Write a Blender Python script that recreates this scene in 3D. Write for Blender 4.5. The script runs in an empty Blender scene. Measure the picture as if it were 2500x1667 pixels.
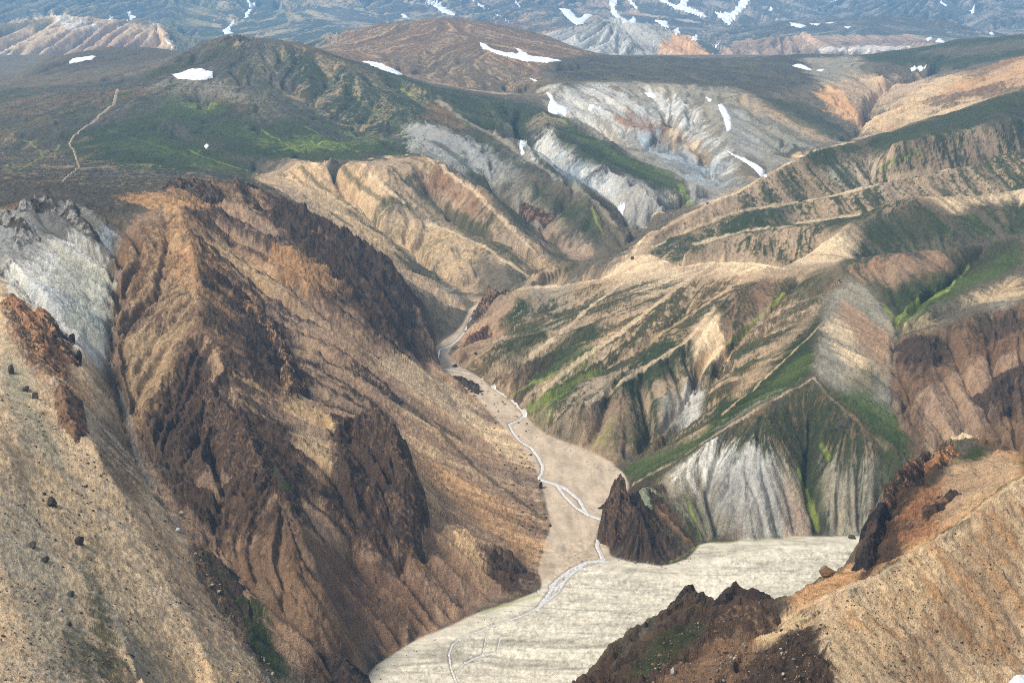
import bpy, math, os, time
import numpy as np
from mathutils import Vector
T0 = time.time()
def lap(s): print('[%.1fs] %s' % (time.time()-T0, s), flush=True)
Q = float(os.environ.get('TQ', '1'))          # grid quality: 1 = final

# ---------------------------------------------------------------- camera, sky, sun, exposure
PITCH = math.radians(13.15); FX = 3100.0; WX = 2352.0; HY = 1568.0; ZC = 350.0
CP, SP = math.cos(PITCH), math.sin(PITCH)
scene = bpy.context.scene
cam = bpy.data.cameras.new('camera'); co = bpy.data.objects.new('camera', cam); scene.collection.objects.link(co)
co.location = (0, 0, ZC); co.rotation_euler = (math.radians(90)-PITCH, 0, 0)
cam.sensor_width = 36; cam.lens = 36*FX/WX; cam.clip_start = 1; cam.clip_end = 60000
scene.camera = co
SUN_EL, SUN_AZ = math.radians(50), math.radians(-118)      # azimuth measured from +Y (view direction) clockwise
world = bpy.data.worlds.new('World'); scene.world = world; world.use_nodes = True
wn = world.node_tree; wn.nodes.clear()
sky = wn.nodes.new('ShaderNodeTexSky'); sky.sky_type = 'NISHITA'; sky.sun_disc = False
sky.sun_elevation = SUN_EL; sky.sun_rotation = SUN_AZ; sky.air_density = 1.0; sky.dust_density = 3.0; sky.altitude = 600
hsv = wn.nodes.new('ShaderNodeHueSaturation'); hsv.inputs['Saturation'].default_value = 0.45
bg = wn.nodes.new('ShaderNodeBackground'); bg.inputs['Strength'].default_value = 0.15
wo = wn.nodes.new('ShaderNodeOutputWorld')
wn.links.new(sky.outputs[0], hsv.inputs['Color']); wn.links.new(hsv.outputs[0], bg.inputs[0]); wn.links.new(bg.outputs[0], wo.inputs[0])
sl = bpy.data.lights.new('sun', 'SUN'); sl.energy = 2.7; sl.angle = math.radians(18); sl.color = (1.0, 0.965, 0.91)
so = bpy.data.objects.new('sun', sl); scene.collection.objects.link(so)
sd = Vector((math.sin(SUN_AZ)*math.cos(SUN_EL), math.cos(SUN_AZ)*math.cos(SUN_EL), math.sin(SUN_EL)))
so.rotation_euler = sd.to_track_quat('Z', 'Y').to_euler()
scene.view_settings.view_transform = 'Standard'; scene.view_settings.look = 'None'
scene.view_settings.exposure = 0.86; scene.view_settings.gamma = 1
scene.render.engine = 'CYCLES'; scene.cycles.max_bounces = 4; scene.cycles.diffuse_bounces = 3
scene.cycles.volume_bounces = 0; scene.cycles.use_denoising = False; scene.cycles.pixel_filter_type = 'BLACKMAN_HARRIS'; scene.cycles.filter_width = 1.0

# ---------------------------------------------------------------- projection helpers (photo coordinates 2352 x 1568)
def ray(x, y):
    a = (x-WX/2)/FX; b = (HY/2-y)/FX; d = CP+b*SP
    return a/d, (SP-b*CP)/d                   # u = X/Y, t = drop per metre of Y
def pt(x, y, Y):
    u, t = ray(x, y); return (u, math.log(Y), ZC-t*Y)
def hid(x, Y, z):
    u = (x-WX/2)/FX*(CP*Y-SP*(z-ZC))/Y; return (u, math.log(Y), z)
def bedz(Y): return np.maximum(0, (Y-900))*0.055
def bedpt(x, y):
    u, t = ray(x, y); Y = 900.0
    for _ in range(30): Y = (ZC-bedz(Y))/t
    return (u, math.log(Y), float(bedz(Y)))

# ---------------------------------------------------------------- noise
def _h(ix, iy, s):
    n = (ix*374761393+iy*668265263+s*1274126177) & 0xffffffff
    n = ((n ^ (n >> 13))*1274126177) & 0xffffffff
    return (n ^ (n >> 16)) & 0xffffffff
def pnoise(x, y, s=0):
    x0 = np.floor(x); y0 = np.floor(y); fx = (x-x0).astype(np.float32); fy = (y-y0).astype(np.float32)
    ix = x0.astype(np.int64); iy = y0.astype(np.int64)
    ux = fx*fx*fx*(fx*(fx*6-15)+10); uy = fy*fy*fy*(fy*(fy*6-15)+10)
    def g(dx, dy):
        a = _h(ix+dx, iy+dy, s).astype(np.float32)*(2*math.pi/4294967296.0)
        return np.cos(a)*(fx-dx)+np.sin(a)*(fy-dy)
    n0 = g(0, 0); n0 += (g(1, 0)-n0)*ux
    n1 = g(0, 1); n1 += (g(1, 1)-n1)*ux
    return (n0+(n1-n0)*uy)*1.5
def fbm(x, y, lam, o=4, s=0, gain=.5):
    r = 0; a = 1; t = 0
    for k in range(o):
        f = 2.03**k/lam
        r = r+a*pnoise(x*f+k*17.3, y*f-k*9.1, s+k*7); t += a; a *= gain
    return r/t*1.4
def ridged(x, y, lam, o=4, s=0, gain=.5):
    r = 0; a = 1; t = 0; w = 1
    for k in range(o):
        f = 2.03**k/lam
        n = 1-np.abs(pnoise(x*f+k*31.7, y*f+k*5.3, s+k*11))*1.3
        n = n*n*w; w = np.clip(n*1.3, 0, 1); r = r+a*n; t += a; a *= gain
    return r/t
def blur(a, s):
    if s <= 0: return a
    n = max(1, int(round(s*2.5))); k = np.exp(-.5*(np.arange(-n, n+1)/s)**2).astype(np.float32); k /= k.sum()
    for ax in (0, 1):
        p = np.pad(a, [(n, n) if i == ax else (0, 0) for i in (0, 1)], mode='edge'); r = 0
        for i, w in enumerate(k):
            r = r+w*(p[i:i+a.shape[0]] if ax == 0 else p[:, i:i+a.shape[1]])
        a = r
    return a
def smooth(a, lo, hi):
    t = np.clip((a-lo)/(hi-lo), 0, 1); return t*t*(3-2*t)
def resize(a, shp):
    r = np.linspace(0, a.shape[0]-1, shp[0]); c = np.linspace(0, a.shape[1]-1, shp[1])
    r0 = np.minimum(r.astype(int), a.shape[0]-2); c0 = np.minimum(c.astype(int), a.shape[1]-2)
    fr = (r-r0)[:, None].astype(np.float32); fc = (c-c0)[None].astype(np.float32)
    A = a[r0]*(1-fr)+a[r0+1]*fr
    return A[:, c0]*(1-fc)+A[:, c0+1]*fc
def sample(a, i, j):
    i = np.clip(i, 0, a.shape[0]-1.001); j = np.clip(j, 0, a.shape[1]-1.001)
    i0 = i.astype(np.int32); j0 = j.astype(np.int32); fi = (i-i0).astype(np.float32); fj = (j-j0).astype(np.float32)
    return (a[i0, j0]*(1-fi)+a[i0+1, j0]*fi)*(1-fj)+(a[i0, j0+1]*(1-fi)+a[i0+1, j0+1]*fi)*fj
def inpoly(P, U, V):
    r = np.zeros(np.broadcast(U, V).shape, bool); n = len(P)
    for k in range(n):
        x0, y0 = P[k][:2]; x1, y1 = P[(k+1) % n][:2]
        if y0 == y1: continue
        c = ((V >= y0) != (V >= y1)) & (U < x0+(V-y0)*(x1-x0)/(y1-y0)); r ^= c
    return r

# ---------------------------------------------------------------- the land: crests, spurs, gullies and creeks as lines of surveyed points
# "x y Y" = photo point at distance Y;  "x @Y z" = point hidden behind a crest, given by distance and height
BED = "1240 1352,1180 1378,1100 1402,1020 1440,960 1462,900 1500,865 1522,835 1556,800 1620,800 1690,1100 1700,1300 1668,1500 1650,1780 1650,1900 1600,2000 1545,2100 1475,2250 1410,2400 1375,3000 1340,3000 1232,2352 1232,1985 1232,1850 1229,1700 1240,1605 1246,1580 1280,1530 1296,1460 1290,1402 1276,1398 1215,1415 1180,1440 1150,1448 1110,1436 1085,1400 1055,1330 1022,1285 1008,1240 985,1205 950,1180 922,1130 888,1098 862,1050 835,1032 812,1040 800,1066 770,1075 745,1096 712,1120 690,1108 684,1076 708,1066 735,1040 765,985 800,990 830,1040 870,1100 920,1128 955,1180 1010,1225 1070,1245 1130,1262 1200,1235 1305"
LINES = """
spA: 1440 1136 890,1480 1122 900,1520 1142 905,1560 1192 892,1596 1240 882
spB: 1440 1140 888,1460 1185 873,1490 1242 859,1520 1285 848
crest massif: -300 430 1300,0 430 1270,100 424 1265,220 432 1265,300 440 1270,380 438 1290,420 411 1320,500 409 1350,560 415 1400,600 440 1430,640 455 1420,700 482 1400,760 512 1395,820 550 1395,880 592 1390,920 640 1385,960 705 1350,985 760 1310,1000 800 1285
tan: 600 395 2000,640 392 1950,700 445 1830,800 520 1710,900 592 1610,960 642 1560,1020 680 1530,1070 710 1500
behindcrest: 480 @1500 176,600 @1600 165,700 @1540 140,800 @1490 110,880 @1470 88,960 @1430 62
creek: 1100 696 1540,1060 678 1590,1000 645 1640,960 618 1680,890 560 1770,870 515 1850,840 480 1900,740 415 2060,660 385 2120
plateau: 0 400 1500,150 405 1600,300 405 1650,450 404 1700,600 400 1900
plateau2: -200 385 1900,0 395 1750,150 388 1900,300 385 1950,450 390 1950,560 398 1950
gully: 250 515 1150,262 600 1080,255 700 1010,250 830 925,285 960 850,310 1050 800,370 1140 745,430 1260 690,520 1420 640,620 1560 600,700 1700 565,760 1900 500
west1: -400 1100 560,-200 1000 640,0 1000 650,60 1100 640,150 1250 600,250 1400 560,330 1568 505
west2: 0 700 860,60 790 830,150 900 770,230 1050 700,330 1250 645,420 1400 600,500 1568 560
west3: -500 1568 470,0 1568 430,150 1568 465,300 1568 510,450 1568 560
west5: -500 2100 330,0 2100 340,400 2000 420,700 1900 500
west4: -400 560 1050,0 560 1060,60 640 980,130 740 905,190 800 880
head: 0 500 1110,60 475 1150,160 465 1170,250 480 1180
gul2: 20 620 1010,100 700 935,180 760 905,248 835 920
riba: 380 440 1285,410 490 1200,430 540 1140,445 620 1070,452 740 965,520 850 900,570 980 835,640 1130 765,700 1250 715,740 1340 690
ribb: 452 740 965,470 860 905,420 960 850,360 1060 810
ribc: 570 980 835,520 1100 790,480 1240 720,560 1400 660,680 1500 640,780 1552 652
rivfront: 740 1340 690,800 1440 692,860 1520 698
scar: 500 470 1290,560 600 1190,640 760 1080,700 860 985,760 980 890,800 1080 820
ribd: 560 440 1400,640 530 1290,700 620 1210,740 700 1150,800 800 1090,870 900 1040,940 1000 985,1010 1100 935,1100 1200 880,1200 1300 835
ribe: 700 482 1400,780 600 1310,860 700 1240,930 800 1190,1010 900 1140,1100 1010 1060,1170 1100 985,1230 1200 910
slope2: 960 705 1350,940 800 1270,980 860 1210,1050 930 1150,1130 1020 1065,1190 1100 985
cragtop: 770 1000 880,830 975 885,880 985 880,920 1050 855,935 1150 822,945 1260 786
cragfoot: 780 1120 815,830 1220 790,900 1300 785,960 1290 800,990 1240 828
ribf: 960 1180 850,1060 1250 826,1150 1300 824,1200 1330 822
ribg: 800 1300 770,900 1400 735,960 1455 725
topfac: 640 760 1080,660 640 1180,650 540 1270
green1: 0 340 2200,150 335 2200,300 330 2200,470 345 2100,600 360 2080,720 362 2060,850 372 2020,950 385 2000
green2: 0 230 2700,130 215 2750,250 205 2800,330 190 2850,420 140 3050,480 105 3150,540 83 3200,600 85 3200,680 95 3200,760 130 3050,830 150 2980,900 178 2900,980 200 2800,1090 224 2750,1180 250 2700,1225 262 2650,1280 275 2600,1347 312 2500,1437 362 2400,1500 385 2350,1545 402 2300,1590 430 2200,1600 462 2120
greenmid: 540 83 3200,600 150 2950,700 230 2700,800 290 2450,900 340 2250,950 385 2000
gmid2: 440 180 2850,470 250 2600,480 330 2200
west back: -200 190 3500,0 190 3400,60 172 3500,130 132 3700,250 106 3800,380 110 3800,430 125 3850
west fall: -300 @4600 120,0 @4700 150,200 @4900 170,500 @4600 200,700 @4500 200
wb2: 0 215 3000,150 200 3050,300 195 3000,380 170 3100
scarp: 590 385 2040,640 370 2040,720 374 2030,800 378 2010,900 384 2000,960 352 2150
badl: 660 430 1960,720 450 1920,800 480 1880,860 520 1830
spD: 880 420 1960,930 470 1900,975 508 1860,1030 528 1810,1112 565 1740,1170 600 1690,1213 634 1650
gcd: 960 420 2030,1010 480 1930,1070 525 1860,1140 560 1795,1200 600 1750,1250 640 1700
spDfoot: 900 560 1785,960 600 1735,1010 640 1670,1060 672 1610,1110 690 1570
spDrib: 1030 528 1810,1040 580 1720,1060 640 1640
spC: 968 354 2150,1020 385 2060,1076 426 1950,1110 455 1900,1150 498 1850,1200 555 1780,1250 595 1730,1290 620 1700
gbc: 1000 320 2320,1060 365 2200,1130 440 2060,1180 490 1980,1240 540 1890,1330 600 1790
spB: 900 200 2850,1005 230 2700,1058 270 2550,1148 318 2350,1213 364 2200,1292 415 2050,1364 458 1950,1400 500 1900,1425 548 1850
gb: 1060 210 2900,1130 240 2780,1180 275 2660,1200 340 2480,1250 380 2340,1300 412 2230,1380 460 2110,1427 495 2030,1447 550 1950
spBA: 1240 250 2680,1260 300 2480,1330 345 2330,1420 400 2180,1500 450 2060,1530 490 2000
canyon: 1110 697 1540,1160 @1560 42,1230 @1620 45,1320 @1680 48,1400 @1740 51,1440 572 1800,1452 545 1900,1500 @2010 62,1590 @2130 72,1680 442 2230,1755 403 2370,1850 @2480 112,1960 322 2720,1975 300 2850,2000 240 3200,2040 200 3500,2150 170 3700
snowtop: 850 147 3350,920 172 3250,1000 190 3100,1180 212 3080,1260 217 2950,1285 245 2800,1305 265 2680,1400 @2560 132,1500 @2430 112,1590 @2300 86
sky2: 700 @4100 280,760 103 4150,800 75 4250,860 57 4300,930 50 4350,1000 38 4400,1060 42 4400,1120 50 4350,1250 83 4250,1330 112 4100,1400 131 4000,1500 130 4000,1650 135 4000,1780 128 4050,1880 121 4200,1960 128 4200,2010 122 4200,2080 113 4200,2200 92 4250,2352 76 4300,2600 60 4300
sky2b: -500 @5280 90,0 @5280 90,400 @5280 100,700 @5280 120,1000 @5300 200,1250 @5300 190,1500 @5200 150,1880 @5300 150,2352 @5300 220,2700 @5300 240
hill2: 860 58 4300,870 100 3900,880 130 3550
hill2b: 1090 95 3700,1180 135 3500,1290 142 3450,1380 145 3500
p3edge: 1262 200 3000,1300 190 3060,1400 190 3100,1500 194 3100,1620 196 3100,1700 205 3050,1740 222 2980,1800 255 2880,1870 285 2800,1930 312 2740
p3top: 1280 165 3400,1450 150 3600,1650 155 3600,1800 165 3500,1880 185 3300,1900 200 3200
p3foot: 1320 @2680 140,1420 @2620 128,1520 @2560 118,1600 @2500 112
gs: 1650 235 2900,1665 290 2680,1690 345 2530,1755 403 2370
midsp: 1720 215 3000,1720 300 2700,1800 350 2560,1850 375 2490
p3rib: 1480 200 3080,1560 300 2700,1640 400 2420,1670 436 2280
oranger: 2020 300 2850,2100 225 3100,2165 176 3350,2230 165 3380,2290 146 3400,2352 128 3400,2600 90 3400
orangef: 2000 310 2760,2150 260 2850,2250 225 2950,2352 190 3050
orl: 1900 178 3450,1930 225 3100,1960 270 2920,1985 295 2860
orm: 2000 150 3650,2080 140 3800,2140 150 3750
R1: 1380 @1640 46,1440 590 1700,1480 545 1790,1560 502 1850,1620 470 1900,1700 438 1950,1760 400 2000,1870 345 2100,1960 325 2180,2050 300 2240,2150 265 2300,2250 238 2350,2352 210 2400,2700 150 2500
R1b: 1700 @2070 85,1870 @2260 118,1960 @2420 125,2100 @2560 150,2352 @2750 185,2700 @2800 200
V12: 1540 @1740 52,1700 @1840 70,1850 @1930 84,2050 @2040 102,2350 @2180 132,2700 @2250 140
R1m: 2050 330 2090,2200 300 2160,2352 265 2230
R2: 1500 568 1660,1520 558 1680,1600 520 1720,1685 487 1750,1830 465 1800,1920 447 1830,2045 415 1880,2140 398 1920,2225 381 1950,2350 343 2030,2600 280 2150
V23: 1600 @1640 64,1850 @1700 76,2100 @1760 90,2350 @1830 96,2700 @1900 100
R3: 1560 585 1520,1595 562 1560,1700 535 1580,1865 508 1600,1973 493 1600,2040 463 1625,2100 448 1640,2164 451 1650,2250 445 1680,2350 432 1700,2600 400 1750
V34: 1480 @1590 56,1600 @1500 68,1700 @1480 72,1800 @1455 80,1900 @1520 90
R4: 1800 612 1390,1840 590 1430,1900 552 1480,1940 520 1530,1975 495 1600
bowl: 1990 @1460 86,2100 @1470 84,2200 @1480 86,2350 @1520 96
bowlrib: 2200 485 1620,2190 530 1540
A: 1130 680 1450,1160 668 1475,1195 663 1490,1240 660 1500,1290 652 1505,1350 640 1500,1420 618 1500,1460 595 1510,1490 581 1515,1530 597 1480,1565 612 1445,1600 604 1430,1640 600 1420,1720 600 1400,1760 608 1385,1800 615 1370,1850 612 1350,1930 602 1330,2000 588 1340,2060 580 1345,2180 571 1370,2260 555 1395,2352 535 1425,2600 500 1480
A2: 1195 664 1490,1240 625 1570,1300 607 1590,1380 597 1580,1440 585 1560,1490 581 1515
bowlA: 1250 @1535 50,1330 @1540 58,1400 @1530 68
Afoot: 1100 716 1505,1080 760 1410,1075 790 1350,1040 815 1300
S1: 1490 581 1515,1440 640 1430,1360 700 1370,1290 760 1310,1200 820 1260,1130 870 1225
S1b: 1290 652 1505,1230 720 1410,1150 790 1320
S2: 1640 600 1420,1560 655 1350,1490 710 1295,1420 765 1245,1300 845 1190,1200 925 1150
G1: 1700 640 1350,1600 710 1290,1480 790 1215,1350 870 1160,1230 955 1120
S3: 1760 640 1330,1690 672 1295,1640 708 1270,1580 780 1205,1450 860 1150,1340 932 1108,1260 985 1090
S3b: 1640 708 1270,1660 760 1215,1650 820 1165,1632 870 1135
S3c: 1620 860 1160,1560 930 1110,1500 990 1080
G2: 1850 650 1320,1810 680 1285,1700 785 1195,1640 850 1150,1627 900 1120,1600 950 1090,1575 1000 1065,1490 1040 1052,1405 1052 1040
Pk: 1930 604 1330,1935 650 1270,1905 690 1225,1885 750 1150,1872 800 1090,1865 862 1022,1868 872 1012
PkL: 1868 872 1012,1800 905 1000,1700 962 985,1620 1012 975,1560 1052 968,1500 1085 970,1452 1108 985
PkLu: 1885 750 1150,1800 830 1100,1700 900 1065,1600 985 1035,1480 1065 1015
PkR: 1868 872 1012,1910 915 985,1960 960 965,2010 1005 950,2050 1042 938,2110 1090 920,2200 @905 22,2300 @900 4
face: 1860 1000 975,1850 1120 932
shoulder: 1600 1020 968,1720 1005 962,1800 1000 965
Vr: 1990 655 1270,2030 700 1225,2056 745 1185,2052 850 1085,2045 920 1030,2070 970 1005,2130 1045 965,2230 @945 22,2350 @930 3
Vm: 2063 735 1190,2120 700 1240,2175 668 1285,2222 614 1360,2280 570 1410
B: 2090 742 1185,2140 700 1210,2200 668 1245,2270 638 1290,2352 608 1340,2600 540 1420
C: 2075 778 1140,2150 765 1130,2220 725 1160,2290 705 1180,2352 690 1190,2600 640 1230
Cb: 2140 735 1180,2230 700 1210,2352 655 1260
Ca: 2230 725 1158,2200 850 1080,2120 900 1045,2070 940 1025
Cc: 2352 760 1120,2352 880 1060,2300 960 1020
Cd: 2150 1030 985,2250 1000 995,2352 990 1000,2600 950 1020
F1: 1320 1568 455,1400 1490 475,1440 1462 480,1480 1438 485,1530 1405 492,1560 1384 497,1582 1350 505,1610 1368 500,1640 1385 495,1675 1392 490,1720 1388 482,1780 1386 475,1850 1384 462,1900 1374 455
F1z: 1100 1720 420,1200 1660 435,1320 1568 455
F2: 1900 1374 455,2000 1325 470,2080 1280 485,2160 1235 500,2250 1165 520,2352 1090 540,2600 950 580
F3: 1850 1340 505,1900 1318 510,1960 1295 520,1990 1285 530,2000 1190 560,2040 1130 585,2080 1085 600,2110 1060 608,2150 1030 620,2200 1003 632,2240 1002 635,2300 1018 630,2352 1030 625,2600 1000 650
F3in: 1960 1335 490,2010 1310 497,2060 1230 530,2150 1130 570,2250 1075 590,2352 1065 590
F4: 1880 1400 452,1900 1470 432,1920 1568 410,1950 1700 380
F5: 2100 1568 425,2352 1568 440,2700 1568 460
F6: 1500 1700 390,1700 1700 380,2352 1900 350
F7: 1700 1400 480,1720 1450 458,1700 1520 440,1650 1568 428
F8: 1870 1450 442,1800 1500 430,1750 1568 418
Ffoot: 900 @560 3,1100 @580 1,1300 @620 0,1500 @640 0,1650 @640 0,1780 @640 0,1900 @660 0,2000 @690 0,2100 @730 0,2250 @770 0,2400 @790 0,2700 @800 0
Fbench: 1700 @520 112,1800 @530 108,1870 @545 100
"""
def parse(s):
    out = []
    for q in s.split(','):
        a = q.split()
        if a[1][0] == '@': out.append(hid(float(a[0]), float(a[1][1:]), float(a[2])))
        else: out.append(pt(float(a[0]), float(a[1]), float(a[2])))
    return out
lines = [parse(l.split(':', 1)[1]) for l in LINES.strip().splitlines()]
bedpoly = [bedpt(*map(float, q.split())) for q in BED.split(',')]
U0, U1, Y0, Y1 = -0.52, 0.52, 330.0, 5300.0
V0, V1 = math.log(Y0), math.log(Y1)
def solve(lines, U0, U1, V0, V1, shp, bedpoly=None):
    Z = None
    for li, (nv, nu) in enumerate(shp):
        us = np.linspace(U0, U1, nu); vs = np.linspace(V0, V1, nv)
        S = np.zeros((nv, nu)); W = np.zeros((nv, nu))
        for L in lines:
            for a, b in zip(L[:-1], L[1:]):
                n = int(max(abs(b[0]-a[0])/(us[1]-us[0]), abs(b[1]-a[1])/(vs[1]-vs[0]))*2)+2
                t = np.linspace(0, 1, n); uu = a[0]+(b[0]-a[0])*t; vv = a[1]+(b[1]-a[1])*t; zz = a[2]+(b[2]-a[2])*t
                i = np.round((vv-V0)/(V1-V0)*(nv-1)).astype(int); j = np.round((uu-U0)/(U1-U0)*(nu-1)).astype(int)
                k = (i >= 0) & (i < nv) & (j >= 0) & (j < nu)
                np.add.at(S, (i[k], j[k]), zz[k]); np.add.at(W, (i[k], j[k]), 1)
        bed = inpoly(bedpoly, us[None, :], vs[:, None]) if bedpoly else np.zeros((nv, nu), bool); Yv = np.exp(vs)[:, None]*np.ones((1, nu))
        C = W > 0; V = np.where(C, S/np.maximum(W, 1), 0); V[bed] = bedz(Yv[bed]); C = C | bed
        if Z is None: Z = np.full((nv, nu), V[C].mean())
        else: Z = resize(Z, (nv, nu))
        Z = Z.astype(np.float32); V = V.astype(np.float32)
        Z[C] = V[C]; ii, jj = np.meshgrid(np.arange(nv), np.arange(nu), indexing='ij')
        red = [((ii+jj) % 2 == p) & ~C for p in (0, 1)]; w = 1.85
        for it in range((600, 300, 200, 120)[li]):
            for p in (0, 1):
                P = np.pad(Z, 1, mode='edge'); N = (P[:-2, 1:-1]+P[2:, 1:-1]+P[1:-1, :-2]+P[1:-1, 2:])*.25
                Z = np.where(red[p], Z+w*(N-Z), Z)
    return Z, bed
Zc, bedc = solve(lines, U0, U1, V0, V1, [(88, 66), (175, 130), (350, 260), (700, 520)], bedpoly); lap('base relief')
# ---------------------------------------------------------------- relief detail: spurs, gullies, flutes
class Grid:
    def __init__(g, u0, u1, v0, v1, nv, nu):
        g.u0, g.u1, g.v0, g.v1, g.nv, g.nu = u0, u1, v0, v1, nv, nu
        g.du = (u1-u0)/(nu-1); g.dv = (v1-v0)/(nv-1)
        g.u = np.linspace(u0, u1, nu, dtype=np.float32)[None]; g.v = np.linspace(v0, v1, nv)[:, None]
        g.Y = (np.exp(g.v)*np.ones((1, nu))).astype(np.float32); g.X = g.u*g.Y
    def grad(g, Z):
        zv, zu = np.gradient(Z, g.dv, g.du); zx = zu/g.Y; zy = zv/g.Y-g.u*zx
        return zx, zy
    def dirs(g, Z, step):
        "downhill unit steps in cells, for a ground step of `step` cells"
        zx, zy = g.grad(Z); m = np.sqrt(zx*zx+zy*zy)+1e-6; s = np.minimum(1, m/.06)*step*g.dv
        dX, dY = -zx/m*s, -zy/m*s                       # in units of Y
        return dY/g.dv, (dX-g.u*dY)/g.du, m
def lic(di, dj, N, n, hp=12):
    nv, nu = N.shape; I, J = np.meshgrid(np.arange(nv, dtype=np.float32), np.arange(nu, dtype=np.float32), indexing='ij')
    acc = N.copy(); w = 1.0
    for sgn in (1, -1):
        i, j = I.copy(), J.copy()
        for k in range(n):
            ii = np.clip(i, 0, nv-1).astype(np.int32); jj = np.clip(j, 0, nu-1).astype(np.int32)
            i += sgn*di[ii, jj]; j += sgn*dj[ii, jj]
            ii = np.clip(i, 0, nv-1).astype(np.int32); jj = np.clip(j, 0, nu-1).astype(np.int32)
            q = 1-k/n; acc += N[ii, jj]*q; w += q
    acc = acc/w; acc -= blur(acc, hp); return acc/(acc.std()+1e-9)
def flow(di, dj, n, rep=1, seed=1):
    nv, nu = di.shape; rng = np.random.default_rng(seed); acc = np.zeros(nv*nu, np.float32)
    for r in range(rep):
        I, J = np.meshgrid(np.arange(nv, dtype=np.float32), np.arange(nu, dtype=np.float32), indexing='ij')
        i = (I+rng.random(I.shape, dtype=np.float32)-.5).ravel(); j = (J+rng.random(I.shape, dtype=np.float32)-.5).ravel()
        for k in range(n):
            ii = np.clip(i, 0, nv-1).astype(np.int32); jj = np.clip(j, 0, nu-1).astype(np.int32); f = ii*nu+jj
            if k > 3: acc += np.bincount(f, minlength=nv*nu).astype(np.float32)
            i += di.ravel()[f]; j += dj.ravel()[f]
    return acc.reshape(nv, nu)/rep
rngN = np.random.default_rng(5)
M = Grid(U0, U1, V0, V1, int(1000*Q), int(760*Q))
Zm = resize(blur(Zc, .5), (M.nv, M.nu)); bedm = smooth(blur(resize(bedc.astype(np.float32), (M.nv, M.nu)), 1.2), .35, .75)
dry = 1-smooth(blur(bedm, 3), .0, .75)
zx, zy = M.grad(Zm); slp = np.sqrt(zx*zx+zy*zy); sf = smooth(slp, .08, .5)*dry
d0 = M.dirs(blur(Zm, 5), 1.2)[:2]; wn_ = rngN.standard_normal(Zm.shape).astype(np.float32)
rb1 = lic(*d0, blur(wn_, 4.5*Q), int(70*Q)+5, 26*Q); rb2 = lic(*d0, blur(wn_[::-1], 1.8*Q), int(40*Q)+5, 14*Q)      # spurs and flutes running straight downhill
ribs = .9-np.abs(rb1)+.45*(.8-np.abs(rb2))
CALM = [[(-.56, 300), (-.19, 300), (-.198, 600), (-.25, 690), (-.29, 800), (-.307, 925), (-.40, 880), (-.56, 900)],
 [(-.10, 1130), (-.03, 1150), (.02, 1040), (.03, 900), (-.02, 870), (-.07, 960), (-.10, 1040)], [(.20, 300), (.215, 455), (.27, 475), (.33, 505), (.40, 545), (.56, 600), (.56, 300)],
 [(.215, 1010), (.155, 965), (.10, 960), (.09, 990), (.15, 1010), (.20, 1060), (.235, 1200), (.25, 1260), (.255, 1160), (.25, 1060), (.30, 930), (.27, 930)],
 [(.05, 1345), (.12, 1330), (.56, 1330), (.56, 2600), (.2, 2250), (.10, 1760)], [(.068, 835), (.14, 850), (.145, 905), (.07, 905)],
 [(.25, 480), (.34, 560), (.38, 560), (.30, 480)]]
calm = np.zeros(Zm.shape, np.float32)
for c in CALM: calm = np.maximum(calm, inpoly([(a, math.log(b)) for a, b in c], M.u, M.v).astype(np.float32))
calm = blur(calm, 8)
sp = smooth(blur(sf, 6), .2, .8)*(1-.72*calm)*(1+.35*smooth(M.Y, 1600, 2400))
Zm = Zm+sf*(1-.5*calm)*(4.5*(ridged(M.X, M.Y, 95, 4, 3)-.45)+2.4*(ridged(M.X, M.Y, 34, 3, 9)-.45)+np.clip(M.Y/1000, .5, 2.2)*4.6*ribs*sp)+dry*(1-.6*sf)*(5*fbm(M.X, M.Y, 160, 4, 21)+3.5*(ridged(M.X, M.Y, 60, 4, 23)-.45))*smooth(M.Y, 1200, 2000)
for it in range(3):                                    # running water cuts the gullies
    di, dj, m = M.dirs(blur(Zm, 1.0), .9)
    A = blur(flow(di, dj, int(110*Q)+20, 1, it), .7)
    cut = np.clip(np.log1p(A/12.)/3.2, 0, 1.3)*smooth(m, .06, .45)*dry
    Zm = Zm-cut*M.Y*.0026*(1-.6*calm)
flowA = np.clip(np.log1p(A/15.)/3.5, 0, 1)
Zm = np.where(bedm > .5, np.minimum(Zm, bedz(M.Y)+.5), np.maximum(Zm, bedz(M.Y)+.0)) if False else Zm*(1-bedm)+bedz(M.Y)*bedm
lap('erosion')
di, dj, m = M.dirs(blur(Zm, 1.5), 1.0)
stm = lic(di, dj, blur(rngN.standard_normal(Zm.shape).astype(np.float32), .8), int(26*Q)+4)     # mid streaks
lap('streaks')
G = Grid(U0, U1, V0, V1, int(1900*Q), int(1350*Q))
Z = resize(Zm, (G.nv, G.nu))
di, dj, mG = G.dirs(blur(Z, 6), 1.2)
stf = lic(di, dj, rngN.standard_normal(Z.shape).astype(np.float32), int(18*Q)+4)
stL = resize(lic(*M.dirs(blur(Zm, 5), 1.2)[:2], blur(rngN.standard_normal(Zm.shape).astype(np.float32), .4), int(45*Q)+6), (G.nv, G.nu))
up = lambda a: resize(a, (G.nv, G.nu))
stM = up(stm); rbG = up(rb2); calG = up(calm); dryG = up(dry); sfG = smooth(mG, .1, .5)*dryG
lap('fine streaks')

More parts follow.
